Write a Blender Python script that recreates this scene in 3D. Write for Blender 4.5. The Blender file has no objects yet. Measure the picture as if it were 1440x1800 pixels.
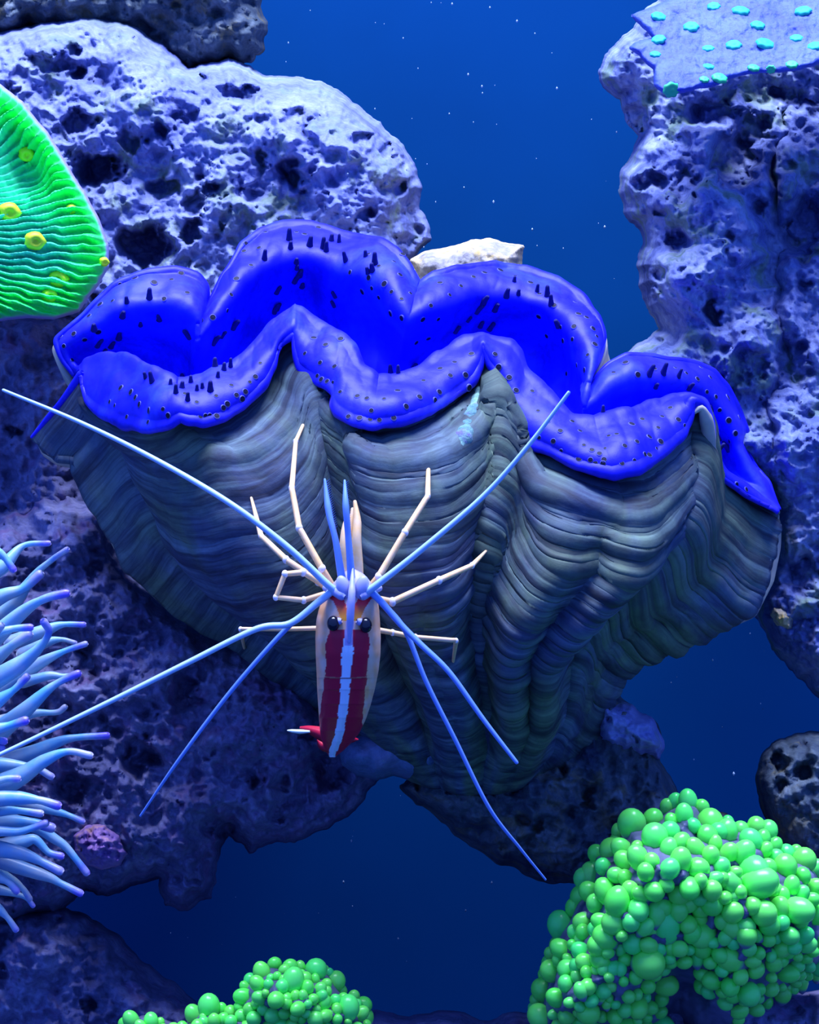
import bpy, bmesh, math, random
import numpy as np
from mathutils import Vector, Matrix
from mathutils.bvhtree import BVHTree

scene = bpy.context.scene
COL = scene.collection
rnd = random.Random(7)
LIGHT = (0.60, 0.68, 1.0)            # colour of the aquarium lamp

# ------------------------------------------------------------------ camera
CAM_D, CAM_Z = 0.30, 0.15            # 30 cm in front of the shrimp; 0.1 mm per photo pixel there
cam_data = bpy.data.cameras.new('camera')
cam_data.sensor_fit = 'VERTICAL'
cam_data.sensor_height = 24
cam_data.lens = 24 * CAM_D / 0.18
cam_data.clip_start = 0.01
cam = bpy.data.objects.new('camera', cam_data)
cam.location = (0, -CAM_D, CAM_Z)
cam.rotation_euler = (math.pi / 2, 0, 0)
COL.objects.link(cam)
scene.camera = cam

# ------------------------------------------------------------------ world, lamps, exposure
world = bpy.data.worlds.new('water_ambient')
scene.world = world
world.use_nodes = True
bg = world.node_tree.nodes['Background']
bg.inputs[0].default_value = (0.07, 0.18, 0.85, 1)
bg.inputs[1].default_value = 1.35

def area(name, loc, target, sx, sy, power, color):
    d = bpy.data.lights.new(name, 'AREA')
    d.shape = 'RECTANGLE'
    d.size, d.size_y, d.energy, d.color = sx, sy, power, color
    o = bpy.data.objects.new(name, d)
    o.location = loc
    o.rotation_euler = (Vector(target) - Vector(loc)).to_track_quat('-Z', 'Y').to_euler()
    COL.objects.link(o)
    return o
# the fixture hanging over the open tank, no further forward than the tank's front
area('aquarium_lamp_offscreen', (0.0, -0.08, 0.95), (0.0, -0.08, 0.0), 0.60, 0.34, 24.0, LIGHT)

vs = scene.view_settings
vs.view_transform = 'Standard'
vs.look = 'None'
vs.gamma = 1
vs.use_curve_mapping = False
vs.exposure = 0.28

# ------------------------------------------------------------------ helpers
def lin(c):
    c = c / 255.0
    return c / 12.92 if c <= 0.04045 else ((c + 0.055) / 1.055) ** 2.4

def T(r, g, b, k=0.62):
    """albedo of a thing that photographs as this colour under the blue lamp"""
    v = [lin(x) / l * k for x, l in zip((r, g, b), LIGHT)]
    top = max(v)
    if top > 0.93: v = [x * 0.93 / top for x in v]
    return tuple(max(0.002, x) for x in v) + (1,)

def W(px, py, Y):
    """photo pixel + depth behind the shrimp plane -> world point"""
    s = (CAM_D + Y) / CAM_D
    return ((px - 720) * 1e-4 * s, Y, CAM_Z - (py - 900) * 1e-4 * s)

def WA(px, py, Y):
    s = (CAM_D + Y) / CAM_D
    return np.stack([(px - 720) * 1e-4 * s, Y + 0 * px, CAM_Z - (py - 900) * 1e-4 * s], -1)

def tag(o, label=None, cat=None, group=None, kind=None):
    if label: o['label'] = label
    if cat: o['category'] = cat
    if group: o['group'] = group
    if kind: o['kind'] = kind
    return o

def mesh_obj(name, verts, faces, mat, parent=None, smooth=True, uv=None, col=None):
    me = bpy.data.meshes.new(name)
    verts = np.asarray(verts, dtype=np.float32)
    if isinstance(faces, np.ndarray):
        n, k = faces.shape
        me.vertices.add(len(verts))
        me.vertices.foreach_set('co', verts.ravel())
        me.loops.add(n * k)
        me.loops.foreach_set('vertex_index', faces.astype(np.int32).ravel())
        me.polygons.add(n)
        me.polygons.foreach_set('loop_start', np.arange(0, n * k, k, dtype=np.int32))
        me.polygons.foreach_set('loop_total', np.full(n, k, dtype=np.int32))
    else:
        me.from_pydata(verts.tolist(), [], faces)
    me.update(calc_edges=True)
    me.validate()
    if smooth:
        me.polygons.foreach_set('use_smooth', np.ones(len(me.polygons), dtype=bool))
    if uv is not None:
        a = me.attributes.new('lay', 'FLOAT_VECTOR', 'POINT')
        u3 = np.zeros((len(verts), 3), dtype=np.float32)
        u3[:, :uv.shape[1]] = uv
        a.data.foreach_set('vector', u3.ravel())
    if col is not None:
        a = me.attributes.new('hue', 'FLOAT_COLOR', 'POINT')
        c4 = np.ones((len(verts), 4), dtype=np.float32)
        c4[:, :3] = col[:, :3]
        a.data.foreach_set('color', c4.ravel())
    if mat: me.materials.append(mat)
    o = bpy.data.objects.new(name, me)
    COL.objects.link(o)
    if parent: o.parent = parent
    return o

def empty(name, loc=(0, 0, 0)):
    o = bpy.data.objects.new(name, None)
    o.empty_display_size = 0.01
    o.location = loc
    COL.objects.link(o)
    return o

def child(o, parent):
    """parent keeping world placement (parents are unrotated, unscaled)"""
    o.parent = parent
    o.location = Vector(o.location) - Vector(parent.location)
    return o

# ---- noise
def _hash(ix, iy, iz, seed):
    h = (ix.astype(np.uint32) * np.uint32(374761393) + iy.astype(np.uint32) * np.uint32(668265263)
         + iz.astype(np.uint32) * np.uint32(2147483647) + np.uint32((seed * 974711) & 0xffffffff))
    h = (h ^ (h >> np.uint32(13))) * np.uint32(1274126177)
    h = (h ^ (h >> np.uint32(16))) * np.uint32(2246822519)
    return (h ^ (h >> np.uint32(15)))

def vnoise(p, seed=0):
    """gradient noise, about -1..1"""
    i = np.floor(p).astype(np.int64); f = p - i
    w = f * f * f * (f * (f * 6 - 15) + 10)
    r = 0
    for a in (0, 1):
        for b in (0, 1):
            for c in (0, 1):
                h = _hash(i[:, 0] + a, i[:, 1] + b, i[:, 2] + c, seed)
                g = np.stack([(h & np.uint32(1023)), ((h >> np.uint32(10)) & np.uint32(1023)), ((h >> np.uint32(20)) & np.uint32(1023))], -1) / 511.5 - 1.0
                d = ((f - np.array([a, b, c])) * g).sum(1)
                ww = (w[:, 0] if a else 1 - w[:, 0]) * (w[:, 1] if b else 1 - w[:, 1]) * (w[:, 2] if c else 1 - w[:, 2])
                r = r + d * ww
    return r

def fbm(p, octv=4, seed=0, gain=0.5):
    r, a = 0, 1.0
    for k in range(octv):
        r = r + a * vnoise(p * (2.03 ** k) + 17.3 * k, seed + k)
        a *= gain
    return r

def worley(p2, seed=0):
    """2-D cell noise: distance to nearest point, its random value"""
    i = np.floor(p2).astype(np.int64)
    best = np.full(len(p2), 9.0); val = np.zeros(len(p2))
    for a in (-1, 0, 1):
        for b in (-1, 0, 1):
            cx, cy = i[:, 0] + a, i[:, 1] + b
            h = _hash(cx, cy, cx * 0, seed)
            jx = (h & np.uint32(1023)) / 1023.0; jy = ((h >> np.uint32(10)) & np.uint32(1023)) / 1023.0
            v = ((h >> np.uint32(20)) & np.uint32(1023)) / 1023.0
            d = np.hypot(cx + jx - p2[:, 0], cy + jy - p2[:, 1])
            m = d < best
            best[m] = d[m]; val[m] = v[m]
    return best, val

def sstep(a, b, x):
    t = np.clip((x - a) / (b - a), 0, 1)
    return t * t * (3 - 2 * t)

def resample(pts, n):
    pts = np.asarray(pts, float)
    seg = np.linalg.norm(np.diff(pts[:, :2], axis=0), axis=1)
    s = np.concatenate([[0], np.cumsum(seg)]); s /= s[-1]
    t = np.linspace(0, 1, n)
    return np.stack([np.interp(t, s, pts[:, k]) for k in range(pts.shape[1])], -1)

def smooth_line(pts, n):
    """Catmull-Rom through the points, n samples"""
    P = np.asarray(pts, float)
    m = len(P)
    if m == 2:
        return resample(P, n)
    Q = np.vstack([2 * P[0] - P[1], P, 2 * P[-1] - P[-2]])
    out = []
    for t in np.linspace(0, m - 1 - 1e-9, n * 4):
        k = int(t); f = t - k
        a, b, c, d = Q[k], Q[k + 1], Q[k + 2], Q[k + 3]
        out.append(0.5 * (2 * b + (c - a) * f + (2 * a - 5 * b + 4 * c - d) * f * f + (3 * b - a - 3 * c + d) * f ** 3))
    return resample3(np.array(out), n)

def resample3(P, n):
    seg = np.linalg.norm(np.diff(P, axis=0), axis=1)
    s = np.concatenate([[0], np.cumsum(seg)]); s /= s[-1]
    t = np.linspace(0, 1, n)
    return np.stack([np.interp(t, s, P[:, k]) for k in range(P.shape[1])], -1)

def grid_faces(nu, nv, closed_v=False):
    a = np.arange(nu * nv).reshape(nu, nv)
    if closed_v:
        b = np.roll(a, -1, axis=1)
        return np.stack([a[:-1], a[1:], b[1:], b[:-1]], -1).reshape(-1, 4)
    return np.stack([a[:-1, :-1], a[1:, :-1], a[1:, 1:], a[:-1, 1:]], -1).reshape(-1, 4)

def tube(name, pts, radii, mat, parent=None, n=40, k=10, flat=1.0, straight=False, bump=None):
    """tapering tube through world points"""
    P = resample3(np.asarray(pts, float), n) if straight else smooth_line(pts, n)
    r = np.interp(np.linspace(0, 1, n), np.linspace(0, 1, len(radii)), radii)
    if bump is not None: r = r * bump(np.linspace(0, 1, n))
    tan = np.gradient(P, axis=0); tan /= np.linalg.norm(tan, axis=1)[:, None] + 1e-12
    up = np.array([0, -1.0, 0])
    s1 = np.cross(tan, up); s1 /= np.linalg.norm(s1, axis=1)[:, None] + 1e-9
    s2 = np.cross(s1, tan)
    ang = np.linspace(0, 2 * math.pi, k, endpoint=False)
    # rounded caps
    V = P[:, None, :] + r[:, None, None] * (np.cos(ang)[None, :, None] * s1[:, None, :] + flat * np.sin(ang)[None, :, None] * s2[:, None, :])
    caps = []
    def cap(i, sgn):
        rings = []
        for q in (0.5, 0.85):
            rr = r[i] * math.sqrt(1 - q * q)
            c = P[i] + sgn * tan[i] * r[i] * q
            rings.append(c + rr * (np.cos(ang)[:, None] * s1[i] + flat * np.sin(ang)[:, None] * s2[i]))
        return rings
    A = cap(0, -1); B = cap(-1, 1)
    V = np.concatenate([A[1][None], A[0][None], V, B[0][None], B[1][None]], 0)
    nn = V.shape[0]
    tt = np.concatenate([[0, 0], np.linspace(0, 1, n), [1, 1]])
    uv = np.stack([np.repeat(tt, k), np.tile(np.arange(k) / k, nn)], -1)
    F = grid_faces(nn, k, True).tolist()
    F.append(list(range(k))[::-1]); F.append(list(range((nn - 1) * k, nn * k)))
    return mesh_obj(name, V.reshape(-1, 3), F, mat, parent, uv=uv)

# ------------------------------------------------------------------ materials
def new_mat(name):
    m = bpy.data.materials.new(name)
    m.use_nodes = True
    nt = m.node_tree
    b = nt.nodes['Principled BSDF']
    return m, nt, b

def N(nt, typ, **kw):
    n = nt.nodes.new(typ)
    for k, v in kw.items():
        if hasattr(n, k): setattr(n, k, v)
        else: n.inputs[k].default_value = v
    return n

def noise(nt, vec, scale, detail=5, rough=0.6, dist=0.0):
    n = N(nt, 'ShaderNodeTexNoise')
    n.inputs['Scale'].default_value = scale
    n.inputs['Detail'].default_value = detail
    n.inputs['Roughness'].default_value = rough
    n.inputs['Distortion'].default_value = dist
    nt.links.new(vec, n.inputs['Vector'])
    return n.outputs['Fac']

def ramp(nt, fac, stops, interp='LINEAR'):
    r = N(nt, 'ShaderNodeValToRGB')
    r.color_ramp.interpolation = interp
    e = r.color_ramp.elements
    while len(e) < len(stops): e.new(0.5)
    for el, (p, c) in zip(e, stops):
        el.position = p; el.color = c if len(c) == 4 else tuple(c) + (1,)
    nt.links.new(fac, r.inputs[0])
    return r.outputs[0]

def mix(nt, fac, a, b, mode='MIX'):
    m = N(nt, 'ShaderNodeMix', data_type='RGBA', blend_type=mode)
    for sock, v in ((m.inputs[0], fac), (m.inputs[6], a), (m.inputs[7], b)):
        if hasattr(v, 'links') or isinstance(v, bpy.types.NodeSocket): nt.links.new(v, sock)
        else: sock.default_value = v
    return m.outputs[2]

def bump(nt, b, h, strength=0.4, dist=0.0006):
    n = N(nt, 'ShaderNodeBump')
    n.inputs['Strength'].default_value = strength
    n.inputs['Distance'].default_value = dist
    nt.links.new(h, n.inputs['Height'])
    nt.links.new(n.outputs[0], b.inputs['Normal'])

def coords(nt):
    return N(nt, 'ShaderNodeTexCoord').outputs['Object']

def rock_mat(name, pale, mid, dark, tint, sc=1.0, darkness=0.42, rough=0.85):
    m, nt, b = new_mat(name)
    v = coords(nt)
    c = ramp(nt, noise(nt, v, 70 * sc, 8, 0.68, 0.4), [(darkness - 0.15, dark), (darkness + 0.01, mid), (darkness + 0.20, pale)])
    t = ramp(nt, noise(nt, v, 140 * sc, 5, 0.6), [(0.52, (0, 0, 0)), (0.66, (1, 1, 1))])
    c = mix(nt, t, c, tint)
    f = ramp(nt, noise(nt, v, 900 * sc, 3, 0.7), [(0.3, (0.62, 0.62, 0.62)), (0.62, (1, 1, 1))])
    c = mix(nt, 0.6, c, f, 'MULTIPLY')
    nt.links.new(c, b.inputs['Base Color'])
    b.inputs['Roughness'].default_value = rough
    b.inputs['Specular IOR Level'].default_value = 0.15
    bump(nt, b, noise(nt, v, 700 * sc, 6, 0.7), 0.6, 0.0008)
    return m

M = {}
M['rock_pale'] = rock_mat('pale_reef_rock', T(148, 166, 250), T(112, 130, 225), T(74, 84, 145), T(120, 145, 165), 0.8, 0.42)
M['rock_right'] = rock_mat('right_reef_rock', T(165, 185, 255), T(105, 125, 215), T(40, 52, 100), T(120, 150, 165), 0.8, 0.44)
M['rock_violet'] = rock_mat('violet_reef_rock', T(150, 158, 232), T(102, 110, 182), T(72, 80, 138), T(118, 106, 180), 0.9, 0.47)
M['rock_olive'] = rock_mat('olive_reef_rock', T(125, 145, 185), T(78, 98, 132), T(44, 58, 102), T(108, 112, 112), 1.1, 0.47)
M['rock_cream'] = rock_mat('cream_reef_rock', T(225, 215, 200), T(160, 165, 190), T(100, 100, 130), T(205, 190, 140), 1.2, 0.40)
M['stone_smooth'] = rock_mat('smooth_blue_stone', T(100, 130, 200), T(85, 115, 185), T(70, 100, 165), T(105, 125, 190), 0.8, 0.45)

def wall_mat():
    m, nt, b = new_mat('blue_tank_back')
    v = coords(nt)
    c = ramp(nt, noise(nt, v, 9, 4, 0.6), [(0.3, (0.0, 0.046, 0.165, 1)), (0.7, (0.0, 0.054, 0.195, 1))])
    nt.links.new(c, b.inputs['Base Color'])
    b.inputs['Roughness'].default_value = 0.9
    b.inputs['Specular IOR Level'].default_value = 0.05
    return m
M['wall'] = wall_mat()
M['floor'] = rock_mat('dark_sand', T(30, 60, 120), T(20, 45, 105), T(15, 35, 90), T(30, 50, 100), 2, 0.45)

def attr(nt, name, out='Vector'):
    a = N(nt, 'ShaderNodeAttribute'); a.attribute_name = name
    return a.outputs[out]

def mantle_mat():
    m, nt, b = new_mat('blue_mantle')
    v = coords(nt)
    c = ramp(nt, noise(nt, v, 60, 5, 0.6, 0.5), [(0.35, (0.004, 0.004, 0.50, 1)), (0.52, (0.014, 0.012, 0.72, 1)), (0.70, (0.03, 0.05, 0.92, 1))])
    f = ramp(nt, noise(nt, v, 900, 3, 0.6), [(0.38, (0.55, 0.55, 0.75)), (0.55, (1, 1, 1))])
    c = mix(nt, 0.5, c, f, 'MULTIPLY')
    # lilac margin along the hanging edge
    sep = N(nt, 'ShaderNodeSeparateXYZ'); nt.links.new(attr(nt, 'lay'), sep.inputs[0])
    edge = ramp(nt, sep.outputs[1], [(0.0, (1, 1, 1)), (0.02, (0.5, 0.5, 0.5)), (0.05, (0, 0, 0))])
    c = mix(nt, edge, c, T(105, 85, 225))
    nt.links.new(c, b.inputs['Base Color'])
    b.inputs['Roughness'].default_value = 0.5
    b.inputs['Specular IOR Level'].default_value = 0.25
    bump(nt, b, noise(nt, v, 900, 4, 0.6), 0.15, 0.0003)
    return m
M['mantle'] = mantle_mat()

def plain(name, c, rough=0.5, spec=0.4, sss=0.0, sc=0, c2=None):
    m, nt, b = new_mat(name)
    if sc:
        v = coords(nt)
        nt.links.new(ramp(nt, noise(nt, v, sc, 4, 0.6), [(0.35, c), (0.65, c2)]), b.inputs['Base Color'])
    else:
        b.inputs['Base Color'].default_value = c
    b.inputs['Roughness'].default_value = rough
    b.inputs['Specular IOR Level'].default_value = spec
    if sss:
        b.inputs['Subsurface Weight'].default_value = sss
        b.inputs['Subsurface Radius'].default_value = (0.002, 0.002, 0.003)
        b.inputs['Subsurface Scale'].default_value = 1.0
    return m
M['papilla'] = plain('dark_papilla', T(22, 22, 95), 0.7, 0.2, 0, 800, T(30, 34, 150))
M['eyespot'] = plain('eyespot_black', T(10, 12, 60), 0.6, 0.2)
M['eyering'] = plain('eyespot_ring', T(78, 84, 215), 0.5, 0.3)

def shell_mat():
    m, nt, b = new_mat('fluted_shell')
    v = coords(nt); lay = attr(nt, 'lay')
    mp = N(nt, 'ShaderNodeMapping'); mp.inputs['Scale'].default_value = (7, 38, 1); nt.links.new(lay, mp.inputs[0])
    bands = noise(nt, mp.outputs[0], 1.0, 6, 0.62, 0.8)
    c = ramp(nt, bands, [(0.30, T(16, 26, 60)), (0.44, T(46, 64, 112)), (0.56, T(72, 98, 142)), (0.72, T(112, 140, 185))])
    mp2 = N(nt, 'ShaderNodeMapping'); mp2.inputs['Scale'].default_value = (9, 3, 1); nt.links.new(lay, mp2.inputs[0])
    g = ramp(nt, noise(nt, mp2.outputs[0], 1.0, 4, 0.6, 0.3), [(0.42, (0, 0, 0)), (0.60, (0.9, 0.9, 0.9))])
    c = mix(nt, g, c, ramp(nt, bands, [(0.35, T(34, 52, 62)), (0.6, T(92, 122, 108))]))
    mp3 = N(nt, 'ShaderNodeMapping'); mp3.inputs['Scale'].default_value = (3, 150, 1); nt.links.new(lay, mp3.inputs[0])
    fine = ramp(nt, noise(nt, mp3.outputs[0], 1.0, 3, 0.6, 0.3), [(0.36, (0.35, 0.38, 0.45)), (0.5, (1, 1, 1))])
    c = mix(nt, 0.55, c, fine, 'MULTIPLY')
    fl = ramp(nt, noise(nt, v, 260, 6, 0.7), [(0.34, (0.5, 0.52, 0.6)), (0.6, (1, 1, 1))])
    c = mix(nt, 0.55, c, fl, 'MULTIPLY')
    nt.links.new(c, b.inputs['Base Color'])
    b.inputs['Roughness'].default_value = 0.75
    bump(nt, b, noise(nt, v, 420, 6, 0.65), 0.22, 0.0005)
    return m
M['shell'] = shell_mat()
M['shell_in'] = plain('shell_inner', T(205, 205, 205), 0.45, 0.4, 0, 90, T(150, 155, 175))

def hue_mat(name, rough=0.4, spec=0.5, bumpscale=0):
    m, nt, b = new_mat(name)
    nt.links.new(attr(nt, 'hue', 'Color'), b.inputs['Base Color'])
    b.inputs['Roughness'].default_value = rough
    b.inputs['Specular IOR Level'].default_value = spec
    if bumpscale:
        bump(nt, b, noise(nt, coords(nt), bumpscale, 4, 0.6), 0.3, 0.0004)
    return m
M['shrimp'] = hue_mat('shrimp_body', 0.42, 0.35)
M['antenna'] = plain('antenna_white', T(150, 190, 255, 0.8), 0.4, 0.4)
M['antennule'] = plain('antennule_blue', T(100, 145, 255, 0.7), 0.4, 0.4)
M['leg'] = plain('leg_tan', (.93, .56, .22, 1), 0.45, 0.4, 0, 500, (.90, .62, .36, 1))
M['joint'] = plain('joint_pale', T(215, 215, 250, 0.8), 0.45, 0.4)
M['eye'] = plain('eye_black', (0.004, 0.005, 0.015, 1), 0.18, 0.5)
M['lavender'] = plain('lavender_shell', T(165, 170, 250, 0.7), 0.4, 0.4, 0, 700, T(140, 160, 250, 0.7))
M['fan'] = plain('tail_fan_crimson', T(165, 16, 62, .8), 0.5, 0.3)
M['fan_tip'] = plain('tail_fan_white', T(190, 220, 255, 0.8), 0.5, 0.3)

def tentacle_mat():
    m, nt, b = new_mat('anemone_tentacle')
    sep = N(nt, 'ShaderNodeSeparateXYZ'); nt.links.new(attr(nt, 'lay'), sep.inputs[0])
    c = ramp(nt, sep.outputs[0], [(0.0, T(115, 140, 205)), (0.45, T(110, 175, 250)), (0.8, T(85, 170, 255)), (0.93, T(95, 110, 255)), (1.0, T(110, 95, 255))])
    n = ramp(nt, noise(nt, coords(nt), 180, 4, 0.6), [(0.4, (0, 0, 0)), (0.65, (0.7, 0.7, 0.7))])
    c = mix(nt, n, c, T(175, 190, 225))
    nt.links.new(c, b.inputs['Base Color'])
    b.inputs['Roughness'].default_value = 0.35
    b.inputs['Subsurface Weight'].default_value = 0.35
    b.inputs['Subsurface Radius'].default_value = (0.002, 0.003, 0.004)
    b.inputs['Subsurface Scale'].default_value = 1.0
    return m
M['tentacle'] = tentacle_mat()

def bubble_mat():
    m, nt, b = new_mat('green_bubble')
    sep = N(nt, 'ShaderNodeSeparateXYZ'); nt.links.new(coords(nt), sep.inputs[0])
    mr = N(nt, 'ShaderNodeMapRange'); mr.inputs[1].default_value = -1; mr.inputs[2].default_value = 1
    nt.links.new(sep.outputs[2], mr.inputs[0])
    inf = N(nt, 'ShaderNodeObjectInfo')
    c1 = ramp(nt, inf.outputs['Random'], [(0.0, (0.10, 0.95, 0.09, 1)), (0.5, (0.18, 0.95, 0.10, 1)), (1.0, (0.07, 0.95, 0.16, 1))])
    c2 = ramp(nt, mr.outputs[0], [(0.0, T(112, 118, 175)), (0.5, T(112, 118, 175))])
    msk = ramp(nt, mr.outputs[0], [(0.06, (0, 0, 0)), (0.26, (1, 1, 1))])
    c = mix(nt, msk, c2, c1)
    nt.links.new(c, b.inputs['Base Color'])
    b.inputs['Roughness'].default_value = 0.3
    b.inputs['Subsurface Weight'].default_value = 0.3
    b.inputs['Subsurface Radius'].default_value = (0.001, 0.003, 0.002)
    b.inputs['Subsurface Scale'].default_value = 1.0
    return m
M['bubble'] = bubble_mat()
M['flesh'] = plain('grey_lilac_flesh', T(112, 118, 175), 0.5, 0.3, 0.2, 120, T(60, 75, 120))
M['green_coral'] = hue_mat('green_ridged_coral', 0.6, 0.25, 900)
M['yellow'] = plain('yellow_mouth', T(235, 240, 40, 0.8), 0.5, 0.3, 0, 900, T(160, 240, 60, 0.8))
M['plate'] = None
def plate_mat():
    m, nt, b = new_mat('lilac_plate_coral')
    v = coords(nt)
    c = ramp(nt, noise(nt, v, 120, 6, 0.6), [(0.35, T(48, 78, 215)), (0.6, T(80, 112, 240))])
    d = ramp(nt, noise(nt, v, 1000, 3, 0.7), [(0.36, (0.4, 0.4, 0.6)), (0.5, (1, 1, 1))])
    c = mix(nt, 0.6, c, d, 'MULTIPLY')
    nt.links.new(c, b.inputs['Base Color'])
    b.inputs['Roughness'].default_value = 0.6
    bump(nt, b, noise(nt, v, 900, 5, 0.7), 0.5, 0.0008)
    return m
M['plate'] = plate_mat()
M['polyp'] = plain('cyan_polyp', T(50, 190, 240, 0.6), 0.6, 0.2, 0, 700, T(50, 230, 170, 0.6))
M['polyp_green'] = plain('green_polyp', T(60, 235, 120, 0.7), 0.5, 0.3, 0, 900, T(40, 150, 170, 0.7))
M['nodule'] = rock_mat('coralline_nodule', T(185, 150, 250), T(140, 115, 225), T(80, 60, 130), T(205, 165, 195), 1.6, 0.42)
M['speck'] = plain('white_speck', T(170, 200, 255), 0.6, 0.3)
M['sponge'] = rock_mat('pale_green_sponge', T(150, 205, 215), T(100, 150, 180), T(70, 90, 150), T(120, 110, 220), 2.0, 0.42)

# ------------------------------------------------------------------ the tank
def slab(name, x0, x1, y0, y1, z0, z1, mat):
    v = [(x, y, z) for x in (x0, x1) for y in (y0, y1) for z in (z0, z1)]
    f = [[0, 1, 3, 2], [4, 6, 7, 5], [0, 4, 5, 1], [2, 3, 7, 6], [0, 2, 6, 4], [1, 5, 7, 3]]
    o = mesh_obj(name, v, f, mat, smooth=False)
    o['kind'] = 'structure'
    return o
WALL_Y = 0.20
slab('wall_back', -0.6, 0.6, WALL_Y, WALL_Y + 0.01, -0.01, 0.60, M['wall'])
slab('floor', -0.6, 0.6, -0.25, WALL_Y, -0.01, 0.0, M['floor'])

# ------------------------------------------------------------------ rocks
def refine(outline, jit, seed, closed=True, levels=3):
    r = random.Random(seed)
    P = [tuple(p) for p in outline]
    for lv in range(levels):
        Q = []
        n = len(P)
        for i in range(n):
            a, b = P[i], P[(i + 1) % n]
            dx, dy = b[0] - a[0], b[1] - a[1]
            L = math.hypot(dx, dy)
            k = r.uniform(-1, 1) * jit * L
            Q += [a, ((a[0] + b[0]) / 2 - dy / max(L, 1e-6) * k, (a[1] + b[1]) / 2 + dx / max(L, 1e-6) * k)]
        P = Q
    return np.array(P)

def poly_field(X, Y, P):
    """inside mask, distance to outline and nearest outline point"""
    n = len(X)
    ins = np.zeros(n, bool); best = np.full(n, 1e9); near = np.zeros((n, 2))
    Q = np.roll(P, -1, axis=0)
    for (ax, ay), (bx, by) in zip(P, Q):
        c = (ay > Y) != (by > Y)
        if ay != by:
            xi = (bx - ax) * (Y - ay) / (by - ay) + ax
            ins ^= c & (X < xi)
        dx, dy = bx - ax, by - ay
        t = np.clip(((X - ax) * dx + (Y - ay) * dy) / max(dx * dx + dy * dy, 1e-9), 0, 1)
        qx, qy = ax + t * dx, ay + t * dy
        d = np.hypot(X - qx, Y - qy)
        m = d < best
        best[m] = d[m]; near[m, 0] = qx[m]; near[m, 1] = qy[m]
    return ins, best, near

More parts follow.
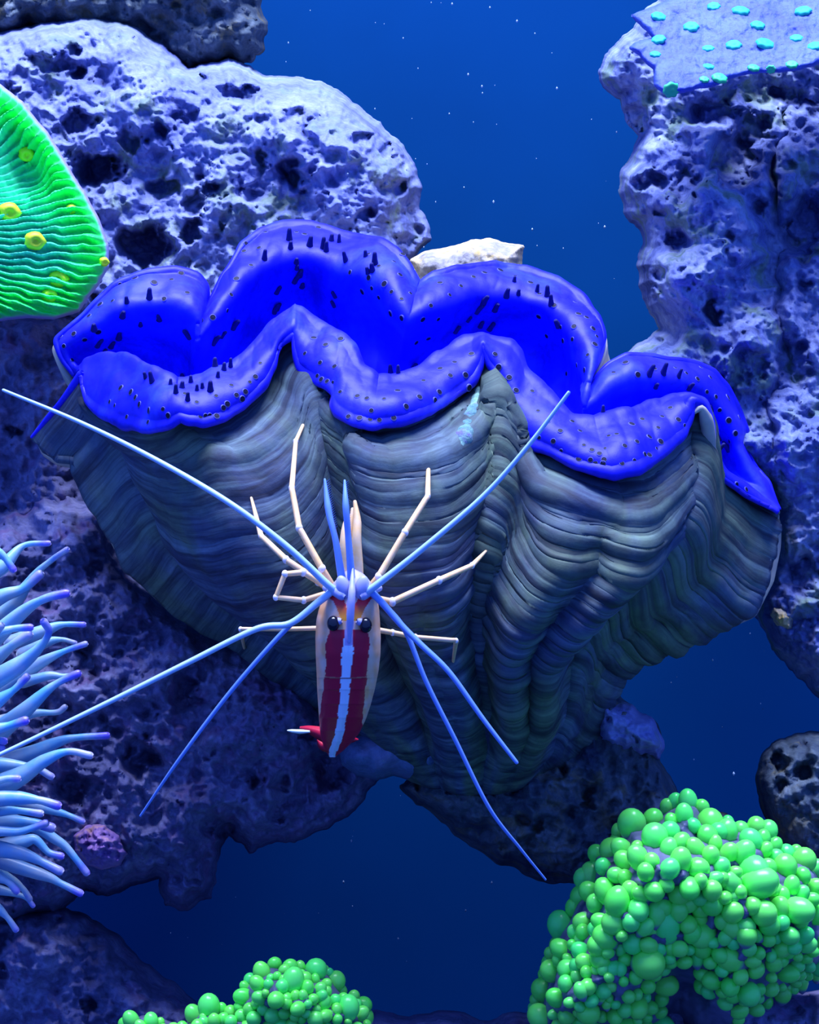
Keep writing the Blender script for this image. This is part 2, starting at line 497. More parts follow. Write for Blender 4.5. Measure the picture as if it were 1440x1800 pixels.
NFRONT = {}
def rock(name, outline, Yc, Tf, Tb, R, mat, seed, step=3.0, jit=0.10, levels=3, p=2.0, amps=(4, 2.2, 1.0, 0.5),
         scl=(110, 45, 16, 7), bumps=(), pits=(), cells=(), parent=None, yslope=None, hue=None, ridge=1.0, lat=4.0):
    """boulder whose silhouette from the front is the outline: bulges Tf forward, Tb back; amps in mm"""
    P = refine(outline, jit, seed, levels=levels)
    x0, y0 = P.min(0) - step; x1, y1 = P.max(0) + step
    gx = np.arange(x0, x1 + step, step); gy = np.arange(y0, y1 + step, step)
    nx, ny = len(gx), len(gy)
    X, Y = np.meshgrid(gx, gy, indexing='ij'); X = X.ravel(); Y = Y.ravel()
    ins, d, near = poly_field(X, Y, P)
    d = np.where(ins, d, 0)
    q = ins.reshape(nx, ny)
    cell = q[:-1, :-1] & q[1:, :-1] & q[1:, 1:] & q[:-1, 1:]
    ids = np.arange(nx * ny).reshape(nx, ny)
    ci, cj = np.nonzero(cell)
    F = np.stack([ids[ci, cj], ids[ci + 1, cj], ids[ci + 1, cj + 1], ids[ci, cj + 1]], -1)
    cnt = np.zeros(nx * ny, int)
    np.add.at(cnt, F.ravel(), 1)
    used = cnt > 0
    bnd = used & (cnt < 4)
    X = np.where(bnd, near[:, 0], X); Y = np.where(bnd, near[:, 1], Y); d = np.where(bnd, 0, d)
    remap = -np.ones(nx * ny, int); remap[used] = np.arange(used.sum())
    X, Y, d, bnd = X[used], Y[used], d[used], bnd[used]
    F = remap[F]
    t = np.clip(d / R, 0, 1)
    prof = (1 - (1 - t) ** p) ** (1 / p)
    h = Tf * prof
    pt = np.stack([X, Y, np.full(len(X), seed * 37.7)], -1)
    fade = sstep(0, 22, d)
    n1 = fbm(pt / scl[0], 3, seed)
    n2 = 1 - 2 * np.abs(fbm(pt / scl[1] + 5 + 0.35 * n1[:, None], 3, seed + 9)) * ridge - (1 - ridge) * 0.5
    n3 = fbm(pt / scl[2] + 9, 3, seed + 21)
    n4 = fbm(pt / scl[3] + 3, 2, seed + 33)
    fad2 = sstep(0, 7, d)
    h += 1e-3 * (fade * amps[0] * n1 * 1.6 + (0.4 * fade + 0.6 * fad2) * amps[1] * n2 + fad2 * (amps[2] * n3 + amps[3] * n4))
    for (bx, by, rx, ry, a) in bumps:
        h += fade * a * np.exp(-(((X - bx) / rx) ** 2 + ((Y - by) / ry) ** 2))
    wx = X + 9 * n3 + 14 * n2; wy = Y + 10 * fbm(pt / scl[2] + 40, 3, seed + 50) + 14 * fbm(pt / scl[1] + 60, 2, seed + 55)
    pmask = sstep(-0.15, 0.25, fbm(pt / 75 + 31, 2, seed + 80))
    for (size, dens, depth) in cells:
        w, v = worley(np.stack([wx, wy], -1) / size, seed + int(size))
        rad = 0.18 + 0.25 * v
        h -= fade * pmask * depth * (v > 1 - dens) * (1 - sstep(rad * 0.35, rad, w))
    for pit in pits:
        bx, by, rx, ry, a = pit
        w = np.hypot((wx - bx) / rx, (wy - by) / ry)
        h -= sstep(0, 10, d) * 0.58 * a * (1 - sstep(0.45, 1.05, w))
    yy = Yc + (yslope(X, Y) if yslope else 0)
    Yf = yy - np.maximum(h, -Tb * 0.6 * prof)
    Yb = yy + Tb * prof * (1 + 0.2 * n1)
    lx = fade * lat * fbm(pt / 22 + 70, 2, seed + 60); ly = fade * lat * fbm(pt / 22 + 90, 2, seed + 70)
    Vf = WA(X + lx, Y + ly, Yf)
    Vb = WA(X, Y, Yb)
    nf = len(X)
    NFRONT['n'] = nf
    bmap = np.arange(nf) + nf
    bmap[bnd] = np.arange(nf)[bnd]
    keep = np.concatenate([np.ones(nf, bool), ~bnd])
    re = -np.ones(2 * nf, int); re[keep] = np.arange(keep.sum())
    V = np.concatenate([Vf, Vb])[keep]
    F2 = re[bmap[F]]
    faces = np.concatenate([F, F2[:, ::-1]])
    c = None
    if hue is not None:
        hc = hue(X, Y, d)
        c = np.concatenate([hc, hc * 0 + np.array(T(120, 125, 180)[:3])])[keep]
    return mesh_obj(name, V, faces, mat, parent, col=c)

def bvh_of(o):
    me = o.data
    return BVHTree.FromPolygons([o.matrix_basis @ v.co for v in me.vertices], [list(p.vertices) for p in me.polygons])

def hit_depth(bvhs, px, py, default=0.05):
    """depth Y where the ray through this pixel first meets one of the built things"""
    o = Vector((0, -CAM_D, CAM_Z)); dirv = (Vector(W(px, py, 0)) - o).normalized()
    best = None
    for b in bvhs:
        loc, nrm, i, dist = b.ray_cast(o, dirv)
        if loc is not None and (best is None or loc.y < best): best = loc.y
    return default if best is None else best

R_upper = rock('reef_rock', [(-260, 180), (-180, 100), (-80, 70), (0, 52), (70, 36), (130, 28), (200, 32), (250, 50), (290, 76), (332, 118), (372, 106), (400, 98), (440, 115), (470, 133),
    (520, 134), (565, 142), (620, 180), (670, 214), (710, 255), (730, 290), (743, 330), (738, 368), (755, 395), (760, 420), (735, 445), (700, 520), (600, 600), (400, 650), (200, 650), (100, 610), (-80, 630), (-200, 560), (-280, 380)],
    0.128, 0.038, 0.02, 85, M['rock_pale'], 3, step=2.6, jit=0.09, levels=4, yslope=lambda X, Y: -6e-5 * (Y - 330), amps=(7, 3.4, 2.0, 0.8),
    bumps=[(560, 240, 160, 60, 0.006), (250, 200, 120, 70, 0.008), (600, 320, 90, 60, 0.005), (720, 400, 50, 90, -0.012)],
    pits=[(262, 432, 62, 40, 0.040), (180, 300, 46, 34, 0.036), (150, 215, 36, 22, 0.020), (515, 303, 30, 27, 0.020), (240, 245, 26, 26, 0.014),
          (345, 408, 20, 22, 0.018), (352, 362, 24, 24, 0.014), (300, 330, 40, 24, 0.016), (645, 245, 22, 16, 0.014), (690, 262, 20, 12, 0.013),
          (530, 215, 30, 30, 0.012), (290, 225, 18, 16, 0.010), (375, 335, 18, 14, 0.012), (470, 280, 13, 12, 0.010), (140, 128, 22, 12, 0.012),
          (95, 110, 50, 18, 0.014), (430, 165, 50, 16, 0.014), (335, 205, 34, 16, 0.008), (440, 345, 36, 14, 0.008), (700, 330, 34, 20, 0.012)],
    cells=[(36, 0.22, 0.005), (15, 0.2, 0.002)])
tag(R_upper, 'large pale blue-lilac pitted reef rock with round holes, behind the clam', 'rock')

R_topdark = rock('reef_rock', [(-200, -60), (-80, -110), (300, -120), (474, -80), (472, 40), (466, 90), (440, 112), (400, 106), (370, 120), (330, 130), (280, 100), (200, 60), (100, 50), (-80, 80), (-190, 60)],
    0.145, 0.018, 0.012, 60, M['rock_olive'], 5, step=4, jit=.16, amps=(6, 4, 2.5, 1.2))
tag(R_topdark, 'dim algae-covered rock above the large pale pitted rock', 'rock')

R_leftdark = rock('reef_rock', [(-240, 640), (-180, 560), (-80, 540), (60, 548), (140, 540), (190, 560), (190, 700), (150, 840), (180, 920), (120, 980), (-80, 990), (-200, 920), (-250, 780)],
    0.088, 0.022, 0.02, 70, M['rock_violet'], 8, step=3.5, amps=(5, 3, 1.6, .8), cells=[(40, .2, .005)])
tag(R_leftdark, 'shaded violet-grey rock under the green ridged coral, beside the clam', 'rock')

R_right = rock('reef_rock', [(1640, 0), (1560, -60), (1400, -80), (1180, -40), (1125, 30), (1095, 62), (1064, 95), (1051, 125), (1060, 155), (1090, 175), (1098, 210), (1122, 240), (1110, 270), (1092, 296),
    (1086, 335), (1096, 375), (1122, 402), (1130, 430), (1118, 465), (1122, 500), (1140, 545), (1158, 578), (1130, 600), (1100, 622), (1080, 650), (1110, 730), (1240, 820),
    (1335, 870), (1362, 930), (1352, 1000), (1326, 1085), (1356, 1140), (1398, 1186), (1440, 1226), (1520, 1270), (1610, 1240), (1680, 1100), (1640, 900), (1690, 700), (1650, 450), (1690, 200)],
    0.110, 0.034, 0.02, 90, M['rock_right'], 12, step=2.8, jit=0.11, levels=4, yslope=lambda X, Y: -6e-5 * np.clip(Y - 400, -450, 350), amps=(8, 3.6, 2.2, 1.0),
    bumps=[(1190, 340, 90, 70, 0.010), (1290, 420, 60, 90, 0.012), (1350, 330, 22, 40, 0.012), (1200, 480, 70, 60, 0.008), (1230, 250, 30, 50, .008), (1420, 420, 70, 170, -0.022),
           (1420, 720, 80, 160, -0.014), (1280, 620, 90, 60, .008), (1400, 1000, 60, 90, -.008), (1110, 150, 60, 50, .004)],
    pits=[(1165, 320, 30, 24, .014), (1215, 330, 30, 40, .014), (1300, 280, 46, 60, .026), (1200, 425, 24, 24, .012), (1262, 548, 14, 24, .014), (1150, 520, 20, 26, .010),
          (1330, 230, 40, 40, .02), (1400, 300, 40, 40, .02), (1260, 200, 60, 30, .014), (1120, 210, 40, 26, .014), (1330, 640, 40, 40, .010), (1430, 600, 40, 50, .014)],
    cells=[(42, 0.22, 0.006), (17, 0.2, 0.002)])
tag(R_right, 'tall craggy blue-grey rock column under the spotted plate coral', 'rock')

R_rdark = rock('reef_rock', [(1346, 190), (1400, 150), (1520, 120), (1640, 150), (1690, 400), (1670, 700), (1690, 1000), (1580, 1270), (1500, 1262), (1440, 1228), (1398, 1188), (1356, 1142), (1332, 1088), (1352, 1000), (1362, 930),
    (1348, 860), (1330, 760), (1350, 660), (1334, 570), (1352, 490), (1376, 425), (1352, 340), (1330, 260)],
    0.105, 0.026, 0.02, 55, M['rock_right'], 44, step=3.2, jit=0.14, amps=(6, 3.6, 2.2, 1.0), yslope=lambda X, Y: -6e-5 * np.clip(Y - 400, -450, 350),
    bumps=[(1385, 330, 20, 60, .006), (1400, 800, 50, 60, .006)], pits=[(1420, 400, 46, 70, .02), (1400, 640, 40, 60, .016), (1420, 1010, 40, 40, .016)], cells=[(44, .2, .005)])
tag(R_rdark, 'rough rock flank at the shaded side of the tall craggy rock column', 'rock')

R_low = rock('reef_rock', [(-260, 1000), (-180, 930), (-80, 900), (40, 880), (120, 850), (175, 880), (225, 985), (290, 1050), (350, 1085), (440, 1120), (520, 1160), (600, 1215), (660, 1280), (668, 1370), (600, 1442), (560, 1462),
    (500, 1482), (440, 1502), (402, 1470), (382, 1520), (372, 1580), (330, 1602), (288, 1592), (280, 1545), (240, 1556), (200, 1572), (150, 1566), (100, 1610), (-80, 1640), (-200, 1580), (-280, 1400), (-290, 1180)],
    0.070, 0.030, 0.03, 90, M['rock_violet'], 15, step=3.0, jit=0.13, levels=4, yslope=lambda X, Y: -3e-5 * (Y - 1250), amps=(7, 3.4, 2.0, .9),
    bumps=[(200, 1180, 90, 120, .006), (420, 1300, 130, 120, .004), (250, 1430, 80, 80, .006), (200, 960, 60, 50, .004), (560, 1370, 60, 90, -.012)],
    pits=[(160, 1160, 26, 40, .014), (250, 1330, 36, 46, .016), (130, 1390, 40, 30, .014), (330, 1220, 30, 50, .014), (250, 1100, 40, 20, .010), (590, 1350, 46, 46, .014), (380, 1450, 40, 30, .012)],
    cells=[(46, 0.2, 0.005), (18, 0.2, 0.002)])
tag(R_low, 'wide violet-grey rock carrying the clam, beside the anemone', 'rock')

R_botleft = rock('reef_rock', [(-250, 1660), (-180, 1600), (-80, 1580), (60, 1592), (150, 1606), (205, 1640), (250, 1690), (300, 1722), (345, 1760), (410, 1900), (430, 2050), (-80, 2080), (-260, 2000), (-290, 1820)],
    0.062, 0.028, 0.02, 80, M['rock_violet'], 18, step=3.4, amps=(6, 3, 1.8, .9), cells=[(40, .2, .005)])
tag(R_botleft, 'purple-brown rough rock below the anemone', 'rock')

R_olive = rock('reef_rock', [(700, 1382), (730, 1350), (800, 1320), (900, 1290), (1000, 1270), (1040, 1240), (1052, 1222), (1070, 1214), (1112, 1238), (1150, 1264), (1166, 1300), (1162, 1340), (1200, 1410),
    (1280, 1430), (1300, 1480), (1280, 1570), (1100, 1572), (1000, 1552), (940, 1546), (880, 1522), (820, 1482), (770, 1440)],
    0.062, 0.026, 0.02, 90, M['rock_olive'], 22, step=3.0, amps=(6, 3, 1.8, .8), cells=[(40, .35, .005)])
tag(R_olive, 'olive-grey slanting rock under the clam, above the green bubble coral', 'rock')

R_knob = rock('reef_rock', [(1040, 1262), (1052, 1228), (1066, 1214), (1080, 1232), (1112, 1238), (1150, 1264), (1168, 1302), (1160, 1336), (1110, 1330), (1050, 1312)],
    0.052, 0.016, 0.012, 40, M['rock_pale'], 25, step=2.5, amps=(2, 1.6, 1.2, .6), cells=[(22, .3, .003)])
tag(R_knob, 'small pale blue rock knob between clam and open blue water', 'rock')

R_botright = rock('reef_rock', [(1332, 1352), (1345, 1318), (1370, 1298), (1405, 1288), (1440, 1286), (1520, 1280), (1620, 1310), (1660, 1420), (1610, 1560), (1520, 1600), (1400, 1540), (1352, 1450), (1334, 1400)],
    0.068, 0.024, 0.02, 55, M['rock_olive'], 28, step=3.2, amps=(4, 3, 1.8, .9), pits=[(1380, 1340, 22, 24, .014), (1420, 1360, 16, 20, .01)], cells=[(34, .2, .004)])
tag(R_botright, 'dark jagged rock beside the large green bubble coral', 'rock')

R_stone = rock('smooth_stone', [(597, 1326), (608, 1302), (640, 1290), (700, 1280), (780, 1300), (806, 1342), (764, 1366), (722, 1373), (692, 1364), (662, 1372), (626, 1363), (602, 1346)],
    0.038, 0.014, 0.012, 40, M['stone_smooth'], 31, step=2.5, jit=0.03, amps=(1.2, .6, .3, .1))
tag(R_stone, 'smooth dull blue stone tucked below the clam near the shrimp tail', 'stone')

R_cream = rock('reef_rock', [(720, 456), (748, 441), (790, 433), (828, 421), (862, 418), (900, 428), (923, 431), (918, 468), (930, 540), (740, 540)],
    0.092, 0.016, 0.014, 34, M['rock_cream'], 34, step=2.2, jit=0.06, amps=(2, 1.6, 1.0, .5), cells=[(22, .3, .002)])
tag(R_cream, 'cream-coloured rock peeking out behind the clam mantle', 'rock')

R_nod = rock('coralline_nodule', [(128, 1468), (150, 1450), (185, 1446), (212, 1466), (228, 1500), (212, 1522), (180, 1530), (150, 1520), (132, 1500)],
    0.034, 0.014, 0.014, 36, M['nodule'], 37, step=2.2, jit=0.08, amps=(2, 4.0, 3.0, 1.4), scl=(60, 24, 11, 6))
tag(R_nod, 'lilac-pink knobbly coralline lump beside the anemone tips', 'coralline algae')

R_patch = rock('coralline_patch', [(1352, 1082), (1360, 1064), (1380, 1066), (1398, 1084), (1396, 1108), (1384, 1112), (1366, 1104)],
    0.066, 0.012, 0.02, 18, M['rock_cream'], 39, step=1.8, jit=0.1, amps=(1, 2.0, 1.6, .8), scl=(60, 24, 11, 6))
tag(R_patch, 'small whitish crusty knob on the shaded foot of the rock column', 'coralline algae')

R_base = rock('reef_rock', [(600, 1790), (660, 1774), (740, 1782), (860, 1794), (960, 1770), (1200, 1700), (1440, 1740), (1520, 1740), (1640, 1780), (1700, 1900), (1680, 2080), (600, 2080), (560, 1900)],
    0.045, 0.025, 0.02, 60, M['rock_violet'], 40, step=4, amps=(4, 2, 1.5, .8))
tag(R_base, 'low shaded rock the green bubble corals grow on', 'rock')

# ------------------------------------------------------------------ giant clam
A_sec = [
    [(142, 660), (146, 685), (152, 707), (165, 722), (182, 733), (215, 750), (260, 758), (300, 750), (317, 737)],
    [(317, 737), (330, 743), (360, 747), (395, 738), (430, 715), (465, 680), (482, 645), (487, 622), (495, 606), (516, 592)],
    [(516, 592), (520, 625), (527, 655), (550, 672), (575, 681), (587, 695), (582, 714), (590, 731), (620, 746), (655, 753)],
    [(655, 753), (700, 745), (751, 729), (803, 698), (834, 672), (846, 645), (849, 610)],
    [(849, 610), (859, 642), (877, 665), (890, 708), (908, 755), (926, 785), (962, 797), (988, 811), (1034, 829), (1080, 838)],
    [(1080, 838), (1127, 828), (1168, 797), (1204, 765), (1214, 735), (1217, 708)],
    [(1217, 708), (1236, 712), (1248, 750), (1252, 800), (1258, 832), (1300, 864), (1368, 901)]]
B_sec = [
    [(142, 652), (150, 634), (175, 624), (218, 622), (255, 638), (285, 658), (310, 672)],
    [(310, 672), (345, 662), (380, 648), (410, 640), (440, 610), (480, 566), (518, 535)],
    [(518, 535), (535, 542), (555, 560), (585, 580), (620, 605), (640, 640), (665, 660)],
    [(665, 660), (690, 664), (731, 647), (767, 616), (803, 598), (849, 592)],
    [(849, 592), (900, 600), (913, 616), (921, 647), (947, 672), (978, 703), (1008, 729), (1044, 738)],
    [(1044, 738), (1086, 724), (1137, 708), (1183, 697), (1215, 700)],
    [(1215, 700), (1240, 706), (1256, 745), (1262, 800), (1275, 828), (1310, 850), (1368, 897)]]
E_sec = [
    [(132, 662), (108, 632), (95, 597), (125, 573), (150, 550), (200, 500), (250, 480), (310, 472), (350, 482), (366, 505), (361, 545)],
    [(361, 545), (380, 510), (400, 475), (425, 430), (460, 402), (500, 391), (550, 394)],
    [(550, 394), (600, 409), (670, 422), (700, 440), (720, 465), (738, 500)],
    [(738, 500), (762, 482), (803, 470), (870, 464), (926, 472)],
    [(926, 472), (983, 490), (1029, 523), (1054, 560), (1062, 595), (1054, 621), (1034, 662), (1022, 685)],
    [(1022, 685), (1044, 672), (1070, 641), (1106, 623), (1137, 626), (1173, 633), (1214, 636), (1255, 652), (1281, 683), (1301, 719), (1314, 760)],
    [(1314, 760), (1308, 788), (1330, 822), (1352, 848), (1362, 878), (1370, 897)]]
NSEC = [90, 80, 80, 70, 80, 70, 60]
def curve(secs, ykeys, wob=0, seed=0):
    out, k = [], 0
    for i, s in enumerate(secs):
        n = NSEC[i]
        r = resample(s, n + 1)
        # soften corners a little
        q = r.copy()
        for _ in range(3):
            q[1:-1] = 0.25 * q[:-2] + 0.5 * q[1:-1] + 0.25 * q[2:]
        t = np.linspace(0, 1, n + 1); e = (1 - np.cos(math.pi * t)) / 2
        y = ykeys[i] * (1 - e) + ykeys[i + 1] * e
        q = np.concatenate([q, y[:, None]], 1)
        out.append(q if i == len(secs) - 1 else q[:-1])
    out = np.concatenate(out)
    if wob:
        p = np.stack([np.arange(len(out)) / 9.0, np.zeros(len(out)), np.zeros(len(out))], -1)
        w = vnoise(p, seed) * wob + vnoise(p * 2.7, seed + 1) * wob * 0.5
        out[:, 1] += w
    return out
yA = [.030, .001, .014, -.003, .013, -.001, .016, .036]
yB = [.032, .009, .020, .006, .019, .008, .021, .038]
yE = [.036, .044, .064, .046, .060, .038, .056, .050]
cA = curve(A_sec, yA, 3.2, 4); cB = curve(B_sec, yB, 1.5, 6); cE = curve(E_sec, yE, 1.2, 8)
nu = len(cA)
uu = np.linspace(0, 1, nu)
endw = np.clip(np.minimum(uu / 0.10, (1 - uu) / 0.16), 0, 1); endw = endw * endw * (3 - 2 * endw)
def shift(c, dx, dy, dY): return c + np.stack([dx + 0 * uu, dy + 0 * uu, dY + 0 * uu], -1)
Am = (cA + cB) / 2; Am = shift(Am, 0, 0, -0.004 * np.minimum(1, endw + .2))
An = cA * 0.82 + cB * 0.18; An = shift(An, 0, 0, -0.0028 * np.minimum(1, endw + .2))
Atuck = shift(cA, 0, -6 * np.minimum(1, endw + .3), 0.0035)
Bn = cB * 0.8 + cA * 0.2; Bn = shift(Bn, 0, -1, -0.0018 * endw)
Cr = shift(cB, 0, 40 * endw, 0.005 * endw)
Cr = Cr * (1 - 0.08 * endw[:, None]) + cE * 0.08 * endw[:, None]
D0 = cB * 0.72 + cE * 0.28; D0 = shift(D0, 0, 200 * endw, 0.016 * endw)
D = cB * 0.50 + cE * 0.50; D = shift(D, 0, 88 * endw, 0.018 * endw)
Fm = cB * 0.26 + cE * 0.74; Fm = shift(Fm, 0, 18 * endw, -0.003 * endw)
En = cB * 0.07 + cE * 0.93; En = shift(En, 0, -1, -0.001 * endw)
Ec = shift(cE, 0, 12 * endw, 0.006)
rows = [Atuck, cA, An, Am, Bn, cB, Cr, D0, D, Fm, En, cE, Ec]
vpos = np.array([0, 0.02, 0.09, 0.2, 0.31, 0.37, 0.44, 0.55, 0.68, 0.83, 0.95, 0.985, 1.0])
NV = 190
vv = np.linspace(0, 1, NV)
rowsA = np.stack(rows, 1)                                    # nu x rows x 3
def hermite(vpos, vals, v):
    m = np.zeros_like(vals)
    dv = np.diff(vpos)
    sl = np.diff(vals, axis=1) / dv[None, :, None]
    m[:, 1:-1] = (sl[:, :-1] * dv[None, 1:, None] + sl[:, 1:] * dv[None, :-1, None]) / (dv[1:] + dv[:-1])[None, :, None]
    m[:, 0] = sl[:, 0]; m[:, -1] = sl[:, -1]
    k = np.clip(np.searchsorted(vpos, v, side='right') - 1, 0, len(vpos) - 2)
    h = dv[k]; t = (v - vpos[k]) / h
    a, b = vals[:, k], vals[:, k + 1]; ma, mb = m[:, k] * h[None, :, None], m[:, k + 1] * h[None, :, None]
    t = t[None, :, None]
    return (2 * t ** 3 - 3 * t ** 2 + 1) * a + (t ** 3 - 2 * t ** 2 + t) * ma + (-2 * t ** 3 + 3 * t ** 2) * b + (t ** 3 - t ** 2) * mb
S = hermite(vpos, rowsA, vv)                                 # nu x NV x 3 (px,py,Y)
flatS = S.reshape(-1, 3)
VM = WA(flatS[:, 0], flatS[:, 1], flatS[:, 2]).reshape(nu, NV, 3)
def grid_normals(G):
    du = np.gradient(G, axis=0); dv_ = np.gradient(G, axis=1)
    n = np.cross(du, dv_); n /= np.linalg.norm(n, axis=2)[:, :, None] + 1e-12
    return n
NM = grid_normals(VM)
if NM[:, int(NV * .2), 1].mean() > 0: NM = -NM               # front lip faces the camera
flatw = VM.reshape(-1, 3)
wr = fbm(flatw * 110, 2, 71) * 0.0011 + fbm(flatw * 420, 2, 75) * 0.00010
wr += 0.0006 * np.abs(vnoise(flatw * np.array([260, 60, 60]), 78))
edge_f = np.tile(np.minimum(1, np.minimum(vv / 0.06, (1 - vv) / 0.06)), nu)
VM = VM + NM * (wr * edge_f * np.repeat(np.maximum(endw, .15), NV)).reshape(nu, NV, 1)
NM = grid_normals(VM)
if NM[:, int(NV * .2), 1].mean() > 0: NM = -NM
uvM = np.stack([np.repeat(uu, NV), np.tile(vv, nu)], -1)
clam = empty('giant_clam', W(830, 1345, 0.04))
tag(clam, 'giant clam with fluted grey shell and wavy vivid blue mantle', 'clam')
mantle = mesh_obj('mantle', VM.reshape(-1, 3), grid_faces(nu, NV), M['mantle'], uv=uvM)
tag(mantle, 'vivid blue wavy mantle with dark eyespots')
sol = mantle.modifiers.new('thick', 'SOLIDIFY'); sol.thickness = 0.0009; sol.offset = 0
child(mantle, clam)

# front valve
Lo = resample([(60, 768), (74, 798), (100, 815), (128, 822), (140, 850), (165, 900), (200, 960), (226, 1010), (280, 1060), (340, 1102), (420, 1146), (480, 1186), (560, 1240), (620, 1290), (700, 1345)], 260)
Ro = resample([(1368, 901), (1364, 960), (1352, 1020), (1322, 1080), (1250, 1112), (1180, 1136), (1130, 1160), (1090, 1184), (1068, 1230), (1046, 1290), (1000, 1335), (940, 1358)], 260)
def valve(name, rim, back, mat, ns=260):
    left = resample([(60, 768, rim[0, 2] + .006), (76, 742, rim[0, 2] + .005), (110, 705, rim[0, 2] + .002), (rim[0, 0], rim[0, 1], rim[0, 2])], 30)[:-1]
    rr = np.concatenate([left, rim])
    n = len(rr)
    seg = np.linalg.norm(np.diff(rr[:, :2], axis=0), axis=1)
    # parameter mostly by x progress so that ribs run down the shell
    prog = np.concatenate([[0], np.cumsum(np.abs(np.diff(rr[:, 0])) + 0.35 * seg)]); u = prog / prog[-1]
    s = np.linspace(0, 1, ns) ** 1.1
    sL = np.stack([np.interp(s, np.linspace(0, 1, 260), Lo[:, k]) for k in (0, 1)], -1)
    sR = np.stack([np.interp(s, np.linspace(0, 1, 260), Ro[:, k]) for k in (0, 1)], -1)
    chord0 = Lo[0][None] * (1 - u[:, None]) + Ro[0][None] * u[:, None]
    off = rr[:, :2] - chord0
    Yends = rr[0, 2] * (1 - u) + rr[-1, 2] * u
    U, Sg = np.meshgrid(u, s, indexing='ij')
    base = sL[None] * (1 - U[:, :, None]) + sR[None] * U[:, :, None]
    amp = (1 - Sg ** 2.0)
    sag = 34 * Sg ** 3 * 4 * U * (1 - U)
    # smooth the side gully of each rim detail away with age
    k = np.ones(25) / 25
    offs = np.stack([np.convolve(np.pad(off[:, j], 12, 'edge'), k, 'valid') for j in (0, 1)], -1)
    wgt = sstep(0.0, 0.25, Sg)[:, :, None]
    o2 = off[:, None, :] * (1 - wgt) + offs[:, None, :] * wgt
    px = base[:, :, 0] + o2[:, :, 0] * amp
    py = base[:, :, 1] + o2[:, :, 1] * amp + sag
    wav = np.sin(2 * math.pi * (U * 10.2 + 0.1)) * sstep(0.42, 0.6, U) * sstep(0.04, 0.25, Sg) * (1 - sstep(.7, .98, Sg)) * (1 - sstep(.9, 1, U))
    if not back: py = py + 13 * wav
    Yrs = np.convolve(np.pad(rr[:, 2], 12, 'edge'), k, 'valid')
    if back:
        Y = Yrs[:, None] * (1 - Sg) + 0.045 * Sg + 0.030 * np.sin(math.pi * Sg) * (4 * U * (1 - U)) ** .5
        G = WA(px.ravel(), py.ravel(), Y.ravel()).reshape(n, ns, 3)
    else:
        rib = (rr[:, 2] - 0.006)
        cent = np.clip(4 * U * (1 - U), 0, 1) ** 0.5
        bulge = -0.013 * np.sin(math.pi * np.clip(Sg * 0.95 + .03, 0, 1)) * cent
        endsY = 0.034 * (1 - cent) ** 1.3
        keep = np.clip(1 - 0.75 * Sg, 0, 1)
        Y = 0.004 + (rib[:, None] * keep) * (cent ** .6) + endsY * (0.6 + .4 * (1 - Sg)) + bulge + 0.026 * Sg ** 2.2
        Y = Y - 0.0022 * wav
        Y = np.where(Sg < 0.12, Y * sstep(0, 0.12, Sg) + (rr[:, 2][:, None] + 0.0035) * (1 - sstep(0, 0.12, Sg)), Y)
        G = WA(px.ravel(), py.ravel(), Y.ravel()).reshape(n, ns, 3)
        Nn = grid_normals(G)
        if Nn[:, :, 1].mean() > 0: Nn = -Nn
        pn = np.stack([U.ravel() * 9, Sg.ravel() * 3, 0 * U.ravel()], -1)
        ws = (Sg.ravel() + 0.010 * fbm(pn, 2, 90))
        grow = 0
        for f, a in ((14, 0.0010), (31, 0.0004), (70, 0.00012)):
            ph = ws * f + 0.22 * vnoise(pn * np.array([.6, 1, 1]) + f, 92)
            saw = ph - np.floor(ph)
            w = np.where(saw < 0.78, saw / 0.78, (1 - saw) / 0.22)
            md = 0.8 + 0.7 * vnoise(np.stack([np.floor(ph) * 3.7, U.ravel() * 2.5, 0 * ws], -1) + f, 95)
            grow = grow + a * w * np.clip(md, 0.35, 1.4)
        calm = np.clip(0.62 + 1.1 * fbm(np.stack([U.ravel() * 4, Sg.ravel() * 3.2, 0 * ws + 2], -1), 2, 101), 0.12, 1.15)
        grow = grow * calm * sstep(0.0, 0.05, Sg.ravel()) * (1 - 0.6 * sstep(.65, 1, Sg.ravel()))
        right = 0.35 + 0.95 * sstep(0.3, 0.62, U.ravel())
        rough = fbm(G.reshape(-1, 3) * 200, 3, 97) * 0.0002 + fbm(G.reshape(-1, 3) * 90, 2, 99) * 0.0009
        G = G + Nn * (grow * right + rough * sstep(0, .08, Sg.ravel())).reshape(n, ns, 1)
    uv = np.stack([np.repeat(u, ns), np.tile(s, n)], -1)
    o = mesh_obj(name, G.reshape(-1, 3), grid_faces(n, ns), mat, uv=uv)
    so = o.modifiers.new('thick', 'SOLIDIFY'); so.thickness = 0.0016; so.offset = -1 if not back else 0
    child(o, clam)
    return o, G
rimF = cA.copy(); rimF[:, 1] -= 4 * np.minimum(1, endw + .3); rimF[:, 2] += 0.0015
front_valve, GF = valve('front_valve', rimF, False, M['shell'])
tag(front_valve, 'fluted grey-green shell half with wavy growth ridges')
rimE = cE.copy(); rimE[:, 1] += 10; rimE[:, 2] += 0.006
back_valve, GB = valve('back_valve', rimE, True, M['shell_in'], 90)

def mesh_bvh(G, nu_, nv_):
    return BVHTree.FromPolygons([Vector(v) for v in G.reshape(-1, 3)], grid_faces(nu_, nv_).tolist())
bv_shell = mesh_bvh(GF, GF.shape[0], GF.shape[1])
bv_mantle = mesh_bvh(VM, nu, NV)

